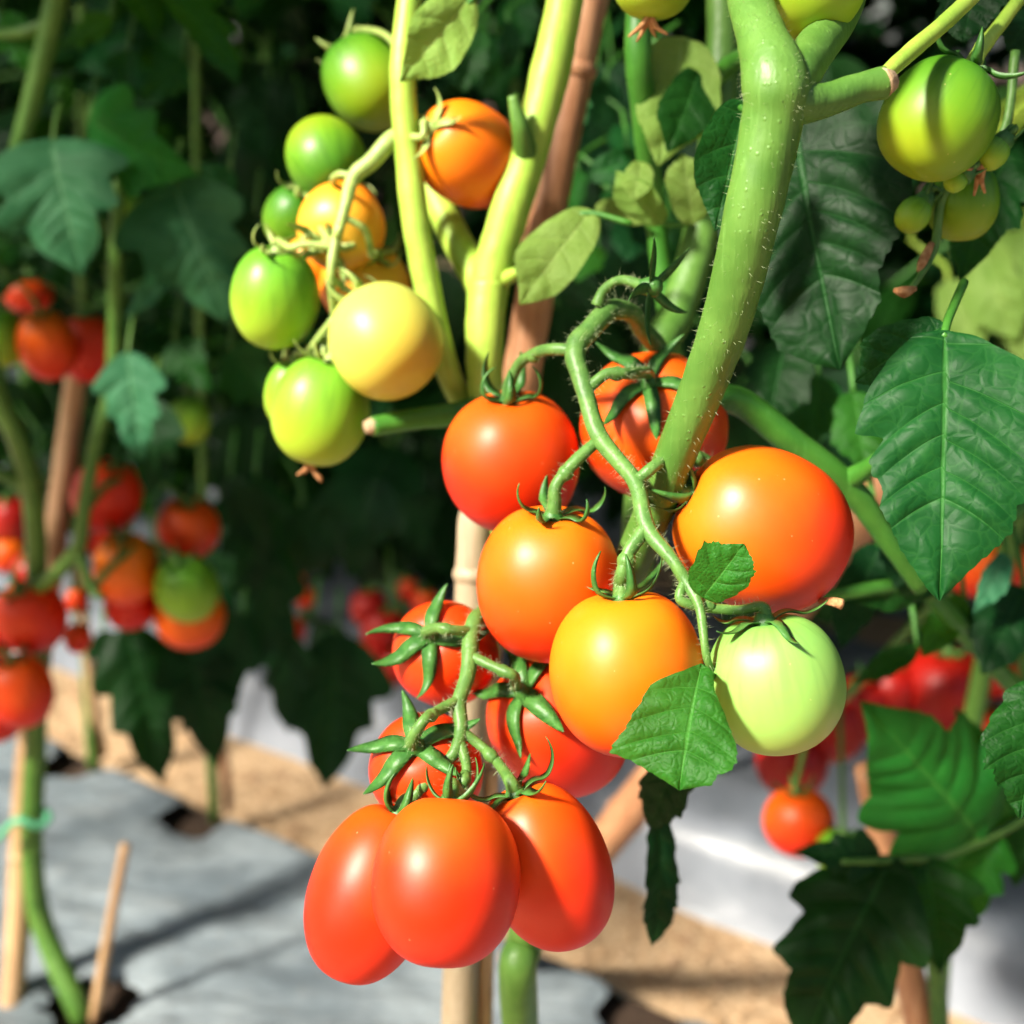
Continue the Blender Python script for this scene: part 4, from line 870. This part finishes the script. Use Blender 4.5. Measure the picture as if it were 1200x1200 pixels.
# ------------------------------------------------------------------ tomatoes of the plants behind
def tm(px, py, rx, d, mat, label, ry=None, cal=None, group=None, **kw):
    return tomato('b%d_%d' % (px, py), px, py, rx, d, mat, label, ry=ry, cal=cal, near=False, group=group, **kw)
tm(125, 581, 41, 1.12, 'red', 'red tomato highest in the green-tied plant\'s outer truss', 44, (140, 545))
tm(220, 619, 37, 1.15, 'redor', 'orange-red tomato above the bright green one on the green-tied plant', 36, (225, 590))
tm(148, 667, 38, 1.10, 'amber', 'yellow-orange tomato with green shoulder next to the bright green one', 44, (150, 630), toward=.5)
tm(219, 690, 37, 1.09, 'lime', 'bright green tomato hanging in the green-tied plant\'s outer truss', 42, (216, 662), toward=.6)
tm(223, 722, 41, 1.14, 'amber', 'orange-gold tomato directly behind the bright green one', 38)
tm(153, 708, 31, 1.14, 'red', 'red tomato showing under the yellow-orange one', 30)
tm(118, 636, 18, 1.18, 'red', 'small red tomato behind the highest red one', 18)
tm(36, 723, 41, 1.10, 'red', 'red tomato against the green-tied plant\'s bare stem', 44, (30, 690))
tm(24, 810, 37, 1.08, 'redor', 'orange-red tomato lowest on the green-tied plant, above the stake tie', 46, (22, 770))
tm(-14, 745, 30, 1.12, 'red', 'red tomato at the outer end of the green-tied plant\'s lower truss', 36)
tm(-4, 838, 30, 1.14, 'red', 'red tomato behind the lowest orange-red one on the green-tied plant', 32)
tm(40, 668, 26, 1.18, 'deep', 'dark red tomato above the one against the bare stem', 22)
tm(90, 704, 13, 1.16, 'redor', 'tiny orange fruit beside the green-tied plant\'s stem', 16)
tm(91, 748, 16, 1.16, 'redor', 'small orange-red fruit below the tiny orange one', 18)
tm(55, 405, 33, 1.05, 'orange', 'orange tomato in the green-tied plant\'s upper truss', 42, (55, 370))
tm(103, 409, 34, 1.10, 'red', 'shaded red tomato next to the orange one in the green-tied plant\'s upper truss', 40)
tm(3, 396, 26, 1.05, 'lime', 'light green tomato at the edge of the green-tied plant\'s upper truss', 34)
tm(33, 345, 28, 1.15, 'redor', 'shaded orange-red tomato behind the green-tied plant\'s upper truss', 22)
tm(15, 610, 24, 1.3, 'deep', 'dark red tomato behind the tied bamboo stake', 30)
tm(12, 650, 22, 1.3, 'orange', 'dull orange tomato below the dark red one behind the tied stake', 22)
tm(149, 243, 18, 1.02, 'lime', 'small pale green tomato between the large grey-green leaves', 22)
tm(222, 492, 24, 1.12, 'lime', 'shaded yellow-green tomato under the drooping grey-green leaf', 28)
for px, py, r, m_ in ((365, 618, 12, 'redor'), (372, 645, 16, 'red'), (350, 668, 15, 'red'), (358, 700, 12, 'redor'), (342, 738, 17, 'red')):
    tm(px, py, r, 1.75, m_, 'small pinkish red tomato in the far truss before the dark foliage', group='far truss left of the stakes')
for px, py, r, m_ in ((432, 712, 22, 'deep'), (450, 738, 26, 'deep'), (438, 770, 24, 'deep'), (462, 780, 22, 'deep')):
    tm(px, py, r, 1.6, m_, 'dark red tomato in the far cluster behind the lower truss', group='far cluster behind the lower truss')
tm(478, 690, 14, 1.6, 'red', 'small bright red tomato above the dark far cluster')
tm(498, 706, 16, 1.6, 'redor', 'small orange-red tomato between the dark far cluster and the pale stake')
tm(452, 543, 13, 1.5, 'redor', 'small orange tomato glimpsed below the cut side branch', 16)
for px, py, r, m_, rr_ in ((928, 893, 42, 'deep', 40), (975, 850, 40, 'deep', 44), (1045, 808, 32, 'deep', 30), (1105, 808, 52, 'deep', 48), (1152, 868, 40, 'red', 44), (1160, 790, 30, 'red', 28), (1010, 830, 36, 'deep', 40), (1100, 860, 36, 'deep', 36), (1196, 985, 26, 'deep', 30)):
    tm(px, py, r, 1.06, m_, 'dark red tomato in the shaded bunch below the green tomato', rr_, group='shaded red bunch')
tm(936, 963, 41, .98, 'redor', 'orange-red tomato lowest in the shaded red bunch', 40, (930, 925))
tm(985, 1000, 30, .95, 'lime', 'yellow-green tomato behind the low-hanging broad leaf group', 28)
tm(1150, 660, 46, .92, 'orange', 'orange tomato behind the tip of the largest single leaf', 40)
tm(1192, 660, 26, .90, 'redor', 'orange-red tomato at the edge beyond the largest single leaf', 26)

# the fruit stalks that carry these bunches
def bunch(plant, root, keys, r=.0026, mat='truss'):
    K = ['b%d_%d' % k_ for k_ in keys]; tops = sorted((TOM[k_]['top']+TOM[k_]['ax']*.012 for k_ in K), key=lambda v_: (v_-root).length)
    m = sum(tops, Vector())/len(tops); pts = [root, root.lerp(m, .5)+Vector((0, 0, .015)), m+Vector((0, .004, .012)), tops[-1].lerp(m, .35)]
    t = tube('truss', pts, [r*1.3, r*1.2, r, r*.7], mat, plant, 8, 6, .06, 4)
    for k_ in K:
        T = TOM[k_]; n_ = min(pts[1:], key=lambda v_: (v_-T['top']).length)
        pedicel(t, [n_, n_.lerp(T['top'], .5)+Vector((0, 0, .008))], k_, r*.62, False, mat)
bunch(plA, q(98, 600, .97), [(125, 581), (220, 619), (118, 636)])
bunch(plA, q(108, 690, .96), [(148, 667), (219, 690), (223, 722), (153, 708)])
bunch(plA, q(44, 690, 1.0), [(36, 723), (24, 810), (-14, 745), (-4, 838), (40, 668)])
bunch(plA, q(92, 650, .97), [(90, 704), (91, 748)])
bunch(plA, q(-10, 360, .98), [(55, 405), (103, 409), (3, 396), (33, 345)])
bunch(plA, q(136, 300, .99), [(149, 243)]); bunch(plA, q(134, 430, .99), [(222, 492)])
bunch(plC, atY(97, 560, pC.y), [(15, 610), (12, 650)])
bunch(fill, at(352, 560, 1.8), [(365, 618), (372, 645), (350, 668), (358, 700), (342, 738)])
bunch(fill, at(455, 630, 1.66), [(432, 712), (450, 738), (438, 770), (462, 780), (478, 690), (498, 706)]); bunch(fill, at(450, 500, 1.55), [(452, 543)])
bunch(plR, plR.location+Vector((.0, .0, .62)), [(928, 893), (975, 850), (1045, 808), (1010, 830), (936, 963), (985, 1000)], .0034)
bunch(plR, plR.location+Vector((.0, .0, .60)), [(1105, 808), (1152, 868), (1160, 790), (1100, 860), (1196, 985)], .0034)
bunch(plR, plR.location+Vector((.0, .0, .80)), [(1150, 660), (1192, 660)], .0030)
